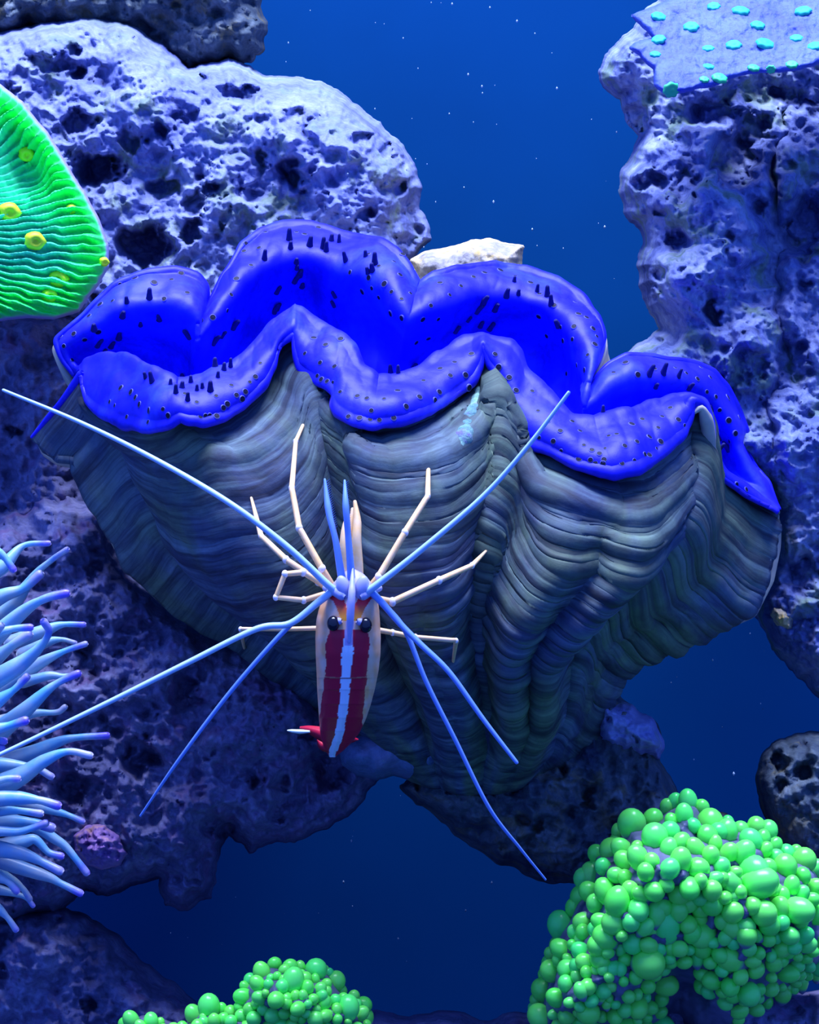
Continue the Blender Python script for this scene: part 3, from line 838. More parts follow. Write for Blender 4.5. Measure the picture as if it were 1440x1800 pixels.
# eyespots and papillae
def spot_mesh():
    bm = bmesh.new()
    prof = [(1.0, -0.1), (0.92, 0.16), (0.76, 0.24), (0.68, 0.20), (0.40, 0.22), (0.2, 0.26)]
    k = 10; rings = []
    for r, z in prof:
        rings.append([bm.verts.new((r * math.cos(2 * math.pi * i / k), r * math.sin(2 * math.pi * i / k), z)) for i in range(k)])
    for q, (a, b) in enumerate(zip(rings[:-1], rings[1:])):
        for i in range(k):
            f = bm.faces.new([a[i], a[(i + 1) % k], b[(i + 1) % k], b[i]]); f.material_index = 0 if q < 2 else 1; f.smooth = True
    f = bm.faces.new(rings[-1]); f.material_index = 1
    me = bpy.data.meshes.new('eyespot'); bm.to_mesh(me); bm.free()
    me.materials.append(M['eyering']); me.materials.append(M['eyespot'])
    return me
def papilla_mesh():
    bm = bmesh.new()
    prof = [(1.0, -0.3), (0.85, 0.4), (0.70, 1.2), (0.62, 1.9), (0.55, 2.3), (0.3, 2.6)]
    k = 9; rings = []
    for r, z in prof:
        rings.append([bm.verts.new((r * math.cos(2 * math.pi * i / k) + .08 * z * z * .3, r * math.sin(2 * math.pi * i / k), z)) for i in range(k)])
    for a, b in zip(rings[:-1], rings[1:]):
        for i in range(k):
            f = bm.faces.new([a[i], a[(i + 1) % k], b[(i + 1) % k], b[i]]); f.smooth = True
    bm.faces.new(rings[-1])
    me = bpy.data.meshes.new('papilla'); bm.to_mesh(me); bm.free()
    me.materials.append(M['papilla'])
    return me
SPOT, PAP = spot_mesh(), papilla_mesh()
def on_mantle(px, py):
    o = Vector((0, -CAM_D, CAM_Z)); d = (Vector(W(px, py, 0)) - o).normalized()
    loc, nrm, i, dist = bv_mantle.ray_cast(o, d)
    if loc is None: return None
    l2, n2, i2, d2 = bv_shell.ray_cast(o, d)
    if l2 is not None and d2 < dist - 1e-4: return None
    if nrm.dot(d) > 0: nrm = -nrm
    return loc, nrm
def put(me, name, loc, nrm, r, lift=None, stretch=1.0):
    o = bpy.data.objects.new(name, me)
    z = (Vector(nrm) * (0.5 if lift else 1) + (Vector(lift) if lift else Vector((0, 0, 0)))).normalized()
    o.rotation_euler = z.to_track_quat('Z', 'Y').to_euler()
    o.location = Vector(loc) + Vector(nrm) * 0.0004
    o.scale = (r, r, r * stretch)
    COL.objects.link(o)
    child(o, clam)
    return o
spots = [(215,683),(232,690),(268,722),(288,718),(325,697),(345,712),(250,710),(198,706),(205,715),(225,735),(262,742),(240,700),(300,728),(365,728),(380,700),(392,718),(408,680),(415,695),(430,690),(440,672),(457,640),(447,665),
 (362,732),(378,735),(349,733),(398,711),(425,700),(550,600),(575,610),(598,600),(565,640),(540,625),(560,660),(592,645),(568,670),(576,673),(590,672),(600,690),(628,698),(645,705),(655,722),(633,736),(612,735),(650,740),(668,742),(690,735),
 (676,705),(700,690),(712,715),(735,700),(745,672),(770,690),(775,650),(790,665),(800,640),(815,660),(830,625),(760,705),(820,680),(867,625),(880,645),(895,665),(905,690),(900,715),(915,735),(925,760),(935,690),(945,725),(950,770),(965,745),(975,778),(985,760),(990,790),
 (1005,745),(1020,760),(1028,785),(1040,795),(1037,808),(1046,815),(1055,800),(1060,808),(1065,790),(1062,815),(1020,808),(1072,770),(1085,765),(1095,785),(1093,815),(1110,750),(1118,780),(1130,740),(1140,770),(1158,755),(1150,790),(1160,780),(1180,720),(1190,740),(1165,735),(1200,750),(1130,800),(1112,810),(1140,803),
 (440,415),(465,412),(430,430),(428,445),(455,440),(415,495),(440,470),(520,410),(535,415),(560,405),(690,465),(700,485),(680,500),(665,470),(650,490),(655,505),(670,520),(690,515),(705,530),(720,520),(640,510),(620,480),(690,550),(710,560),(650,450),(705,450),(405,520),(395,545),(375,560),
 (775,500),(790,520),(810,505),(830,490),(850,485),(880,480),(905,490),(930,500),(950,520),(975,540),(1010,535),(1015,555),(1030,560),(1040,580),(1047,595),(1045,610),(1035,625),(1010,575),(990,575),(995,600),(1010,595),(965,590),(950,555),(1020,640),(1030,650),(1000,655),(740,560),(755,540),(770,560),(752,590),(730,600),
 (210,500),(240,492),(270,500),(320,485),(290,530),(300,495),(180,540),(200,530),(160,560),(150,595),(115,610),(130,590),(125,635),(110,595),(170,580),(330,520),(280,560),
 (1100,640),(1120,660),(1080,660),(1150,650),(1205,660),(1225,670),(1240,690),(1255,700),(1265,720),(1280,740),(1290,760),(1295,735),(1275,700),(1245,665),(1285,775),(1265,755),(1230,650),(1185,650),(1270,835),(1290,850),(1310,862)]
r_ = random.Random(5)
for (x, y) in spots:
    h = on_mantle(x + r_.uniform(-2, 2), y + r_.uniform(-2, 2))
    if h: put(SPOT, 'eyespot', h[0], h[1], r_.uniform(4.5, 7.5) * 1e-4 * (0.3 + h[0].y) / 0.3)
paps = [(465,460),(510,440),(508,425),(545,435),(568,440),(582,425),(595,430),(612,460),(645,455),(656,478),(660,468),(648,480),(520,470),(527,480),(515,492),(530,500),(590,535),(592,520),(485,510),(478,545),(485,540),(520,460),(575,445),
 (355,570),(335,592),(370,600),(385,590),(405,575),(225,535),(262,525),(215,555),(165,578),(170,605),(195,605),(210,590),(180,620),(280,560),(245,570),
 (820,560),(835,545),(850,530),(870,540),(890,520),(912,520),(945,515),(962,522),(968,535),(905,500),(860,575),(845,570),(800,580),(985,570),
 (258,665),(270,675),(310,695),(335,675),(345,690),(358,685),(372,690),(383,665),(378,650),(395,655),(405,650),(300,680),(320,665),(330,705),(318,685),
 (640,640),(686,655),(700,658),(725,648),(1044,733),(1060,730),(1140,660),(1165,660),(1190,665),(1150,680),(1210,680),(1255,735),(1270,770),(1285,790),(1262,790),(1250,720)]
for (x, y) in paps:
    h = on_mantle(x + r_.uniform(-2, 2), y + r_.uniform(-2, 2))
    if h: put(PAP, 'papilla', h[0], h[1], r_.uniform(4.4, 7.0) * 1e-4 * (0.3 + h[0].y) / 0.3, lift=(0, -0.25, 0.6), stretch=r_.uniform(.8, 1.35))

def PW0(lst): return [Vector(W(*p)) for p in lst]
# things grown on the shell
def on_shell(px, py, out=0.0):
    o = Vector((0, -CAM_D, CAM_Z)); d = (Vector(W(px, py, 0)) - o).normalized()
    loc, nrm, i, dist = bv_shell.ray_cast(o, d)
    if loc is None: return Vector(W(px, py, 0.02))
    return loc - d * out
bl = lambda f, a: (lambda t: 1 + a * np.array([vnoise(np.array([[x * f, 3.3, 1.1]]), 5)[0] for x in t]))
sp = tube('encrusting_sponge', [on_shell(*p, .0006) for p in [(852, 655), (846, 690), (832, 730), (815, 770), (795, 805)]], [.0007, .0014, .0018, .0016, .0009], M['sponge'], n=50, k=12, bump=bl(14, .7))
tag(sp, 'pale green fuzzy sponge strip running down the shell between two ribs', 'sponge')
sp2 = tube('encrusting_sponge', [on_shell(*p) for p in [(872, 690), (878, 715), (884, 745), (893, 775)]], [.0004, .0009, .0011, .0004], M['sponge'], n=40, k=10, bump=bl(16, .9))
tag(sp2, 'tiny lilac ragged growth on the shell under the mantle edge', 'sponge')
hair = tube('algae_hair', [on_shell(*p, .0006) for p in [(962, 798), (985, 825), (1010, 858), (1045, 903)]], [.00012, .00014, .00008], M['eyespot'], n=30, k=6)
tag(hair, 'thin dark algae hair lying across the pale shell rib', 'algae')

fold = tube('shell_fold', PW0([(1222, 724, .0135), (1233, 718, .0140), (1243, 745, .0165), (1248, 790, .0200), (1256, 830, .0245)]), [.0004, .0013, .0014, .0011, .0004], M['shell_in'], n=40, k=10)
edging = tube('mantle_edge', PW0([(56, 768, .036), (78, 742, .035), (108, 706, .032), (142, 658, .029)]), [.0003, .0006, .0006, .0008], M['mantle'], n=30, k=10)
child(edging, clam)
tag(fold, 'pale upturned fold of the shell rim'); child(fold, clam)

# ------------------------------------------------------------------ cleaner shrimp
SY = -0.024
shrimp = empty('cleaner_shrimp', W(600, 1300, -0.008))
tag(shrimp, 'cleaner shrimp with crimson back, white stripe and long white antennae on clam shell', 'shrimp')
sec = np.array([  # cy, cx, half width, half depth(mm), centre depth
    (1000, 621, 6, .6, SY + .000), (1006, 621, 16, 1.6, SY), (1020, 620, 30, 2.6, SY), (1035, 618, 40, 3.4, SY + .0002), (1050, 616, 47, 4.2, SY + .0006), (1070, 613.5, 53, 5.0, SY + .001),
    (1090, 612, 56, 5.6, SY + .0015), (1120, 612, 57.5, 6.2, SY + .0022), (1150, 612, 57, 6.4, SY + .003), (1180, 611, 54.5, 6.2, SY + .004), (1210, 608.5, 51, 5.8, SY + .0052),
    (1240, 605.5, 46, 5.2, SY + .0066), (1265, 602, 41, 4.6, SY + .0082), (1290, 597, 34, 3.8, SY + .0104), (1310, 591, 23, 2.8, SY + .0126), (1325, 586, 11, 1.6, SY + .0144), (1331, 584, 3, .5, SY + .0152)])
NA, NR = 260, 180
cyv = np.interp(np.linspace(0, 1, NA), np.linspace(0, 1, 60), resample3(sec[:, :1], 60)[:, 0])
def cub(x, xp, fp):
    # smooth interpolation
    y = np.interp(x, xp, fp)
    k = np.ones(9) / 9
    return np.convolve(np.pad(y, 4, 'edge'), k, 'valid')
sx = cub(cyv, sec[:, 0], sec[:, 1]); sw = cub(cyv, sec[:, 0], sec[:, 2]); sd = cub(cyv, sec[:, 0], sec[:, 3]) * 1e-3; sY = cub(cyv, sec[:, 0], sec[:, 4])
ang = np.linspace(0, 2 * math.pi, NR, endpoint=False)
ca, sa = np.cos(ang), np.sin(ang)
sgn = lambda a, e: np.sign(a) * np.abs(a) ** e
PX = sx[:, None] + sw[:, None] * sgn(ca, .92)[None]
PY = np.repeat(cyv[:, None], NR, 1)
# overlapping abdominal segments: each rear edge stands a little proud
segs = [1192, 1213, 1238, 1262, 1285, 1305]
stepf = np.zeros(NA)
for s0 in segs: stepf += 0.00022 * np.exp(-np.clip(s0 - cyv, 0, 99) / 8.0) * (cyv <= s0)
DY = sY[:, None] - (sd + stepf)[:, None] * np.where(sa > 0, sgn(sa, .9) * 1.0, sa * 0.8)[None]
# dorsal keel
DY = DY - 0.0006 * np.exp(-(ca / 0.16) ** 2)[None] * (sa > 0)[None] * sstep(1010, 1060, cyv)[:, None]
f1 = PX.ravel(); f2 = PY.ravel(); fr = np.repeat((sa > 0)[None], NA, 0).ravel()
wig = vnoise(np.stack([f1 * 0 + 1.5, f2 / 9.0, f1 * 0], -1), 3) * 2.2 + vnoise(np.stack([f1 * 0 + 4.5, f2 / 4.0, f1 * 0], -1), 4) * 1.3
wig2 = vnoise(np.stack([f1 * 0 + 8.5, f2 / 10.0, f1 * 0], -1), 5) * 3.2
cst = np.interp(f2, [1000, 1080, 1130, 1180, 1191, 1232, 1270, 1293, 1325], [620, 616, 612.5, 608.5, 608, 605.5, 600, 596, 584])
hst = np.interp(f2, [1100, 1125, 1150, 1180, 1232, 1270, 1293, 1320, 1332], [6, 8, 10, 8.5, 8, 7.5, 8, 7, 5])
lo = np.interp(f2, [1100, 1107, 1140, 1165, 1190, 1230, 1270, 1290, 1305], [583, 580, 572, 574, 570, 566, 561, 558, 540])
hi = np.interp(f2, [1100, 1107, 1140, 1165, 1190, 1215, 1250, 1270, 1285, 1300], [645, 647, 649, 646, 646, 642, 638, 637, 640, 650])
tan_ = np.array([.93, .44, .18]); pale = np.array([.93, .60, .42])
red1 = np.array(T(165, 16, 62, .8)[:3]); red2 = np.array(T(125, 12, 72, .8)[:3]); stripe = np.array([.70, .86, .93])
lav = np.array(T(165, 165, 245, .75)[:3]); ora = np.array([.93, .36, .03]); scar = np.array([.90, .02, .04])
n_ = fbm(np.stack([f1 / 16, f2 / 30, f1 * 0], -1), 3, 8)
Cc = tan_ + (pale - tan_) * np.clip(0.5 + n_ * 1.3, 0, 1)[:, None]
m = f2 < 1052; k_ = sstep(1080, 1045, f2) if False else np.clip((1062 - f2) / 25, 0, 1)
Cc = Cc * (1 - k_[:, None]) + lav * k_[:, None]
redm = fr & (f2 > 1106 + 0.8 * wig) & (f1 > lo + wig2) & (f1 < hi - wig2)
tt = np.clip((f2 - 1107) / 110, 0, 1)[:, None]
Cc = np.where(redm[:, None], red1, Cc)
lin1 = redm & (np.abs(f2 - (1192 - 0.0016 * (f1 - cst) ** 2)) < 1.0)
Cc = np.where(lin1[:, None], red2 * .6 + tan_ * .4, Cc)
stm = fr & (np.abs(f1 - cst) < hst + wig) & (f2 > 1106)
Cc = np.where(stm[:, None], stripe, Cc)
Cc = np.where((stm & (np.abs(f2 - 1192) < 1.4))[:, None], red2 * .5 + stripe * .3, Cc)
ros = fr & (np.abs(f1 - cst) < 7) & (f2 < 1135)
Cc = np.where(ros[:, None], lav, Cc)
def inpoly(poly):
    i, _, _ = poly_field(f1, f2, np.array(poly, float)); return i & fr
V1 = inpoly([(572, 1042), (590, 1040), (602, 1048), (609, 1064), (611, 1092), (600, 1090), (593, 1072), (586, 1056), (574, 1049)])
V2 = inpoly([(661, 1042), (645, 1043), (631, 1050), (622, 1066), (620, 1092), (633, 1089), (642, 1069), (651, 1055), (660, 1049)])
to = np.clip((f2 - 1062) / 24, 0, 1)[:, None]
Cc = np.where((V1 | V2)[:, None], scar * (1 - to) + ora * to, Cc)
Vs = WA(PX.ravel(), PY.ravel(), DY.ravel())
Fs = grid_faces(NA, NR, True).tolist()
Fs.append(list(range(NR))[::-1]); Fs.append(list(range((NA - 1) * NR, NA * NR)))
body = mesh_obj('body', Vs, Fs, M['shrimp'], col=Cc)
tag(body, 'tan-sided body with two crimson bands and a pale blue-white stripe')
child(body, shrimp)
sbv = BVHTree.FromPolygons([Vector(v) for v in Vs], Fs)
def on_body(px, py, out=0.0):
    o = Vector((0, -CAM_D, CAM_Z)); d = (Vector(W(px, py, 0)) - o).normalized()
    loc, nrm, i, dist = sbv.ray_cast(o, d)
    if loc is None: return Vector(W(px, py, SY))
    return loc - d * out

def ellipsoid(name, loc, rx, ry, rz, mat, parent=None, seg=24, rings=16, rot=(0, 0, 0)):
    bm = bmesh.new()
    bmesh.ops.create_uvsphere(bm, u_segments=seg, v_segments=rings, radius=1)
    for f in bm.faces: f.smooth = True
    me = bpy.data.meshes.new(name); bm.to_mesh(me); bm.free()
    me.materials.append(mat)
    o = bpy.data.objects.new(name, me)
    o.location = loc; o.scale = (rx, ry, rz); o.rotation_euler = rot
    COL.objects.link(o)
    if parent: child(o, parent)
    return o
for ex, ey, st in ((586, 1096, (596, 1092)), (643, 1099, (632, 1093))):
    c = on_body(ex, ey, 0.0006)
    eye = ellipsoid('eye', c, 0.00100, 0.00105, 0.00125, M['eye'], shrimp); tag(eye, 'glossy black eye')
    tube('eye_stalk', [on_body(*st, .0002), c + Vector((0, .0003, 0.0002))], [.0006, .0008], M['lavender'], None, n=8, k=10).parent = None
    stk = bpy.context.scene.collection.objects[-1]; child(stk, shrimp)
def part_tube(name, pts, radii, mat, **kw):
    o = tube(name, pts, radii, mat, None, **kw)
    child(o, shrimp); return o
part_tube('rostrum', [on_body(614, 1128, .0001), on_body(616, 1085, .0008), on_body(618.5, 1045, .0014), Vector(W(620, 1000, SY - .003))], [.0003, .00062, .0006, .00018], M['lavender'], n=36)
for cx, cyy, sg_ in ((603, 1032, -1), (636, 1032, 1)):
    sc_ = ellipsoid('antennal_scale', on_body(cx, cyy, .0008), .0011, .0009, .0019, M['lavender'], shrimp, rot=(0, sg_ * 0.25, 0))
    part_tube('antenna_base', [on_body(cx + sg_ * 2, 1046, .0004), on_body(cx + sg_ * 16, 1038, .0007), Vector(W(cx + sg_ * 30, 1034, SY - .001))], [.0009, .0008, .0006], M['lavender'], n=16)
def PW(lst): return [Vector(W(*p)) for p in lst]
ants = [
    [(592, 1042, SY - .003), (572, 1024, SY - .004), (500, 957, SY - .005), (400, 882, SY - .004), (270, 806, SY + .002), (140, 742, SY + .008), (6, 686, SY + .014)],
    [(640, 1044, SY - .003), (660, 1030, SY - .004), (740, 967, SY - .005), (850, 872, SY - .006), (930, 782, SY - .008), (1000, 690, SY - .010)]]
for a in ants:
    part_tube('antenna', PW(a), [.00062, .00050, .00045, .00038, .00028], M['antenna'], n=90)
antn = [
    [(583, 1040, SY - .003), (560, 1058, SY - .0035), (510, 1096, SY - .004), (450, 1106, SY - .005), (330, 1165, SY - .006), (200, 1230, SY - .007), (60, 1298, SY - .008), (-40, 1345, SY - .009)],
    [(581, 1043, SY - .0025), (560, 1060, SY - .003), (510, 1099, SY - .003), (440, 1175, SY - .003), (380, 1248, SY - .002), (310, 1342, SY), (247, 1434, SY + .004)],
    [(652, 1040, SY - .003), (672, 1060, SY - .0035), (705, 1098, SY - .004), (740, 1133, SY - .005), (790, 1182, SY - .006), (850, 1265, SY - .006), (908, 1340, SY - .006)],
    [(654, 1044, SY - .0025), (674, 1063, SY - .003), (712, 1108, SY - .003), (750, 1200, SY - .003), (800, 1300, SY - .002), (860, 1420, SY), (915, 1492, SY + .004), (959, 1546, SY + .008)]]
for i, a in enumerate(antn):
    r = [.00060, .00050, .00045, .00040, .00032] if i in (0, 2) else [.0005, .0004, .00036, .0003, .00018]
    part_tube('antennule', PW(a), r, M['antenna'] if i == 0 else M['antennule'], n=90)

def leg(pts, radii, mat=None, far=False):
    """jointed walking leg; straight segments with pale swollen knuckles"""
    m_ = mat or (M['leg'])
    if far: radii = [x * .8 for x in radii]
    P = []
    for a, b in zip(pts[:-1], pts[1:]):
        for t in (0, .12, .5, .88): P.append(Vector(a).lerp(Vector(b), t))
    P.append(Vector(pts[-1]))
    L = part_tube('leg', P, radii, m_, n=64, k=10)
    for q, p in enumerate(pts[1:-1]):
        t = (q + 1) / (len(pts) - 1)
        r = np.interp(t, np.linspace(0, 1, len(radii)), radii) * 1.22
        j = ellipsoid('joint', p, r, r, r * 1.2, M['joint'], None, 12, 8)
        j.parent = L; j.location = Vector(p) - Vector(shrimp.location) - Vector(L.location)
        # tube meshes carry world coordinates: undo the parent's shift
        j.location = Vector(p)
    return L
def S_(px, py, out=.0003): return on_shell(px, py, out)
leg([Vector(W(590, 1040, SY + .003)), Vector(W(566, 1000, SY + .002)), Vector(W(526, 928, SY + .004)), Vector(W(513, 858, SY + .008)), S_(520, 776).lerp(Vector(W(520, 776, SY + .012)), .3), S_(536, 740)], [.0006, .00055, .0005, .00045, .0004, .0003])
leg([Vector(W(590, 1045, SY + .004)), Vector(W(560, 1022, SY + .003)), Vector(W(503, 984, SY + .005)), Vector(W(459, 942, SY + .010)), S_(440, 868)], [.0006, .00055, .0005, .0004, .0002])
leg([Vector(W(588, 1040, SY + .002)), Vector(W(533, 1006, SY + .000)), Vector(W(501, 1009, SY - .001)), Vector(W(485, 1050, SY - .001)), Vector(W(534, 1055, SY)), Vector(W(575, 1043, SY + .001))], [.0005, .0005, .00045, .0004, .00045, .0005], M['leg'])
leg([Vector(W(645, 1040, SY + .003)), Vector(W(666, 1014, SY + .002)), Vector(W(712, 936, SY + .004)), Vector(W(752, 872, SY + .008)), S_(754, 785)], [.0006, .00055, .0005, .0004, .00022])
leg([Vector(W(648, 1050, SY + .004)), Vector(W(690, 1058, SY + .003)), Vector(W(772, 1020, SY + .006)), Vector(W(830, 994, SY + .012)), S_(858, 965)], [.0006, .00055, .0005, .0004, .0002])
leg([Vector(W(650, 1105, SY + .006)), Vector(W(690, 1112, SY + .008)), Vector(W(730, 1120, SY + .009)), Vector(W(802, 1126, SY + .010)), S_(796, 1168)], [.0006, .0005, .0005, .0004, .0003], far=True)
leg([Vector(W(570, 1104, SY + .008)), Vector(W(500, 1106, SY + .010)), Vector(W(423, 1106, SY + .012)), S_(430, 1142)], [.0005, .0004, .0004, .0003], far=True)
# mouth legs reaching up
def maxi(pts, r, mat):
    return part_tube('maxilliped', PW(pts), r, mat, n=40, k=10)
maxi([(605, 1035, SY - .001), (600, 1010, SY - .002), (590, 950, SY - .002), (578, 900, SY - .001), (571, 843, SY + .001)], [.0007, .0006, .0005, .00055, .0002], M['antennule'])
maxi([(618, 1035, SY - .001), (617, 1005, SY - .0025), (612, 940, SY - .003), (608, 890, SY - .003), (606, 845, SY - .001)], [.0007, .0006, .0005, .00055, .0002], M['antennule'])
maxi([(612, 1035, SY + .001), (606, 1000, SY + .001), (604, 960, SY + .001), (607, 925, SY + .002), (612, 905, SY + .003)], [.0009, .0008, .0007, .0006, .0003], M['leg'])
maxi([(628, 1035, SY + .001), (629, 1000, SY), (627, 950, SY), (628, 915, SY + .001), (624, 882, SY + .002)], [.0010, .0009, .0008, .0007, .0003], M['leg'])
maxi([(622, 1030, SY + .002), (619, 985, SY + .002), (618, 930, SY + .002), (620, 895, SY + .003)], [.0008, .0007, .0006, .0003], M['leg'])
# comb of bristles on the blue mouth legs
bm = bmesh.new()
for base_, dx in (((590, 950), 0), ((578, 900), 0)):
    pass
def bristles(p0, p1, n, side, ln):
    V, F = [], []
    for i in range(n):
        t = i / (n - 1)
        x = p0[0] + (p1[0] - p0[0]) * t; y = p0[1] + (p1[1] - p0[1]) * t; Y = p0[2] + (p1[2] - p0[2]) * t
        a = np.array(W(x, y, Y)); b = np.array(W(x + side * ln, y - ln * .8, Y - .0002)); w = np.array(W(x + .8, y + 1.2, Y)); z = np.array(W(x, y + 1, Y + .0002))
        k = len(V); V += [a, w, z, b]; F += [[k, k + 1, k + 3], [k + 1, k + 2, k + 3], [k + 2, k, k + 3]]
    o = mesh_obj('bristle_comb', V, F, M['antennule'], smooth=False); o['kind'] = 'stuff'
    child(o, shrimp)
bristles((586, 930, SY - .002), (572, 848, SY + .001), 22, 1, 9)
bristles((611, 930, SY - .003), (606, 850, SY - .001), 22, 1, 8)
# tail fan
def leaf(name, pts, w, mat):
    P = smooth_line(PW(pts), 20)
    t = np.linspace(0, 1, 20); ww = np.interp(t, [0, .4, .8, 1], w) * 1e-4
    tan2 = np.gradient(P, axis=0); side = np.cross(tan2, np.array([0, 1.0, 0])); side /= np.linalg.norm(side, axis=1)[:, None]
    V = np.stack([P - side * ww[:, None], P - np.array([0, .0005, 0]), P + side * ww[:, None], P + np.array([0, .0004, 0])], 1)
    o = mesh_obj(name, V.reshape(-1, 3), grid_faces(20, 4, True).tolist() + [[3, 2, 1, 0], [76, 77, 78, 79]], mat)
    child(o, shrimp); return o
leaf('tail_fan_blade', [(590, 1300, SY + .011), (565, 1290, SY + .012), (545, 1283, SY + .013), (527, 1279, SY + .014)], [14, 12, 6, 2], M['fan'])
leaf('tail_fan_tip', [(545, 1286, SY + .0125), (525, 1286, SY + .0132), (505, 1284, SY + .014)], [2, 4, 3, 1], M['fan_tip'])
leaf('tail_fan_blade', [(590, 1310, SY + .012), (570, 1312, SY + .013), (558, 1300, SY + .014)], [12, 10, 6, 2], M['fan'])
leaf('tail_fan_blade', [(596, 1300, SY + .011), (615, 1300, SY + .012), (630, 1300, SY + .013)], [12, 9, 4, 1], M['fan'])

# ------------------------------------------------------------------ anemone
anem = empty('sea_anemone', W(-40, 1360, 0.02))
tag(anem, 'sea anemone with sky-blue tentacles tipped violet, on the violet rock', 'anemone')
tents = [
 ([(-60, 1120, .03), (10, 1075, .03), (60, 1012, .028), (90, 985, .026), (118, 966, .024)], [20, 20, 15, 8, 5]),
 ([(-50, 960, .0), (-10, 968, .0), (8, 980, .0), (23, 1001, .0)], [12, 10, 9, 6]),
 ([(-60, 1170, .012), (0, 1112, .01), (45, 1072, .008), (80, 1052, .006), (116, 1043, .006)], [20, 20, 16, 12, 7]),
 ([(-50, 1130, .0), (0, 1112, -.002), (25, 1105, -.002), (53, 1103, -.002)], [12, 11, 9, 6]),
 ([(-60, 1200, .004), (0, 1152, .003), (25, 1132, .002), (50, 1116, .002)], [18, 15, 13, 8]),
 ([(-70, 1240, -.004), (-20, 1202, -.004), (35, 1168, -.004), (68, 1140, -.005), (86, 1112, -.006), (77, 1093, -.007)], [20, 20, 18, 16, 11, 6]),
 ([(-20, 1230, .010), (30, 1192, .010), (70, 1166, .010), (110, 1146, .010), (150, 1132, .010)], [16, 16, 14, 10, 5]),
 ([(20, 1130, .016), (80, 1108, .016), (110, 1098, .016), (147, 1098, .016)], [14, 13, 11, 5]),
 ([(40, 1150, .022), (80, 1130, .022), (108, 1124, .022), (132, 1130, .022)], [12, 11, 9, 4]),
 ([(-60, 1270, -.006), (-10, 1236, -.006), (25, 1212, -.006), (47, 1190, -.006)], [17, 16, 13, 6]),
 ([(-60, 1330, .0), (-10, 1292, .0), (40, 1252, .0), (85, 1212, .0), (110, 1196, .0), (137, 1184, .0)], [20, 19, 18, 15, 11, 6]),
 ([(40, 1200, .008), (85, 1188, .008), (110, 1189, .008), (133, 1188, .008)], [10, 9, 8, 5]),
 ([(-70, 1300, -.009), (-20, 1286, -.009), (15, 1276, -.009), (44, 1267, -.009)], [15, 14, 12, 7]),
 ([(-50, 1306, -.008), (-10, 1302, -.008), (7, 1303, -.008)], [9, 8, 6]),
 ([(-50, 1318, -.008), (-15, 1314, -.008), (3, 1316, -.008)], [9, 8, 6]),
 ([(0, 1268, .018), (60, 1254, .018), (100, 1252, .018), (114, 1243, .018)], [11, 11, 8, 5]),
 ([(-20, 1350, .020), (60, 1322, .020), (120, 1299, .020), (188, 1293, .020)], [16, 15, 12, 6]),
 ([(-60, 1402, -.004), (-10, 1386, -.004), (40, 1362, -.004), (80, 1336, -.004), (120, 1321, -.004), (158, 1328, -.004)], [22, 22, 20, 15, 11, 6]),
 ([(-50, 1378, -.010), (-10, 1374, -.010), (12, 1369, -.010), (31, 1369, -.010)], [9, 9, 8, 6]),
 ([(-70, 1410, -.010), (-20, 1405, -.010), (30, 1403, -.010), (70, 1407, -.010), (101, 1416, -.010)], [15, 15, 15, 13, 7]),
 ([(-60, 1432, -.008), (-10, 1427, -.008), (30, 1425, -.008), (71, 1430, -.008)], [10, 10, 9, 6]),
 ([(-60, 1466, -.010), (-10, 1461, -.010), (30, 1462, -.010), (55, 1456, -.010), (80, 1447, -.010)], [12, 11, 10, 8, 6]),
 ([(-10, 1490, -.004), (40, 1480, -.004), (62, 1476, -.004), (85, 1498, -.004), (107, 1505, -.004)], [14, 14, 12, 8, 6]),
 ([(20, 1440, .006), (70, 1458, .006), (95, 1474, .006), (115, 1488, .006), (135, 1512, .006), (152, 1534, .006)], [11, 11, 10, 9, 7, 6]),
 ([(-70, 1480, -.008), (-10, 1491, -.008), (40, 1501, -.008), (75, 1516, -.008), (105, 1531, -.008)], [16, 16, 15, 12, 7]),
 ([(-10, 1510, .002), (80, 1540, .002), (105, 1552, .002), (141, 1570, .002)], [14, 13, 11, 6]),
 ([(-60, 1530, -.008), (-10, 1541, -.008), (15, 1551, -.008), (29, 1566, -.008)], [14, 13, 11, 6]),
 ([(-60, 1570, -.004), (-10, 1594, -.004), (12, 1612, -.004), (28, 1634, -.004)], [14, 13, 11, 5]),
 ([(40, 1412, .012), (90, 1424, .012), (120, 1433, .012), (145, 1444, .012)], [11, 10, 8, 5]),
 ([(-30, 1520, .004), (20, 1545, .004), (40, 1562, .004), (52, 1580, .004)], [11, 10, 7, 5]),
 ([(-20, 1560, .006), (30, 1572, .006), (48, 1580, .006), (58, 1592, .006)], [10, 9, 6, 4]),
 ([(-60, 1030, .020), (0, 1000, .020), (40, 960, .022), (85, 955, .022)], [16, 15, 12, 5]),
 ([(-60, 1090, .026), (0, 1050, .026), (40, 1035, .026), (70, 1010, .026)], [18, 16, 13, 8]),
 ([(-60, 1150, -.006), (-20, 1128, -.006), (2, 1100, -.006)], [14, 12, 6]),
 ([(-60, 1210, .012), (0, 1190, .012), (40, 1160, .012), (60, 1158, .012)], [16, 14, 10, 6]),
 ([(-60, 1350, .006), (0, 1345, .006), (60, 1350, .006), (90, 1365, .006)], [18, 16, 12, 6]),
 ([(-60, 1450, .002), (0, 1445, .002), (50, 1445, .002), (90, 1455, .002)], [18, 16, 13, 8]),
]
for pts, r in tents:
    o = tube('tentacle', PW(pts), [x * 1.0e-4 * (0.3 + pts[0][2]) / 0.3 for x in r] + [r[-1] * 1.15e-4], M['tentacle'], None, n=40, k=14)
    child(o, anem)
col_o = ellipsoid('column', W(-110, 1330, .016), .008, .012, .030, M['tentacle'], anem, 32, 20)

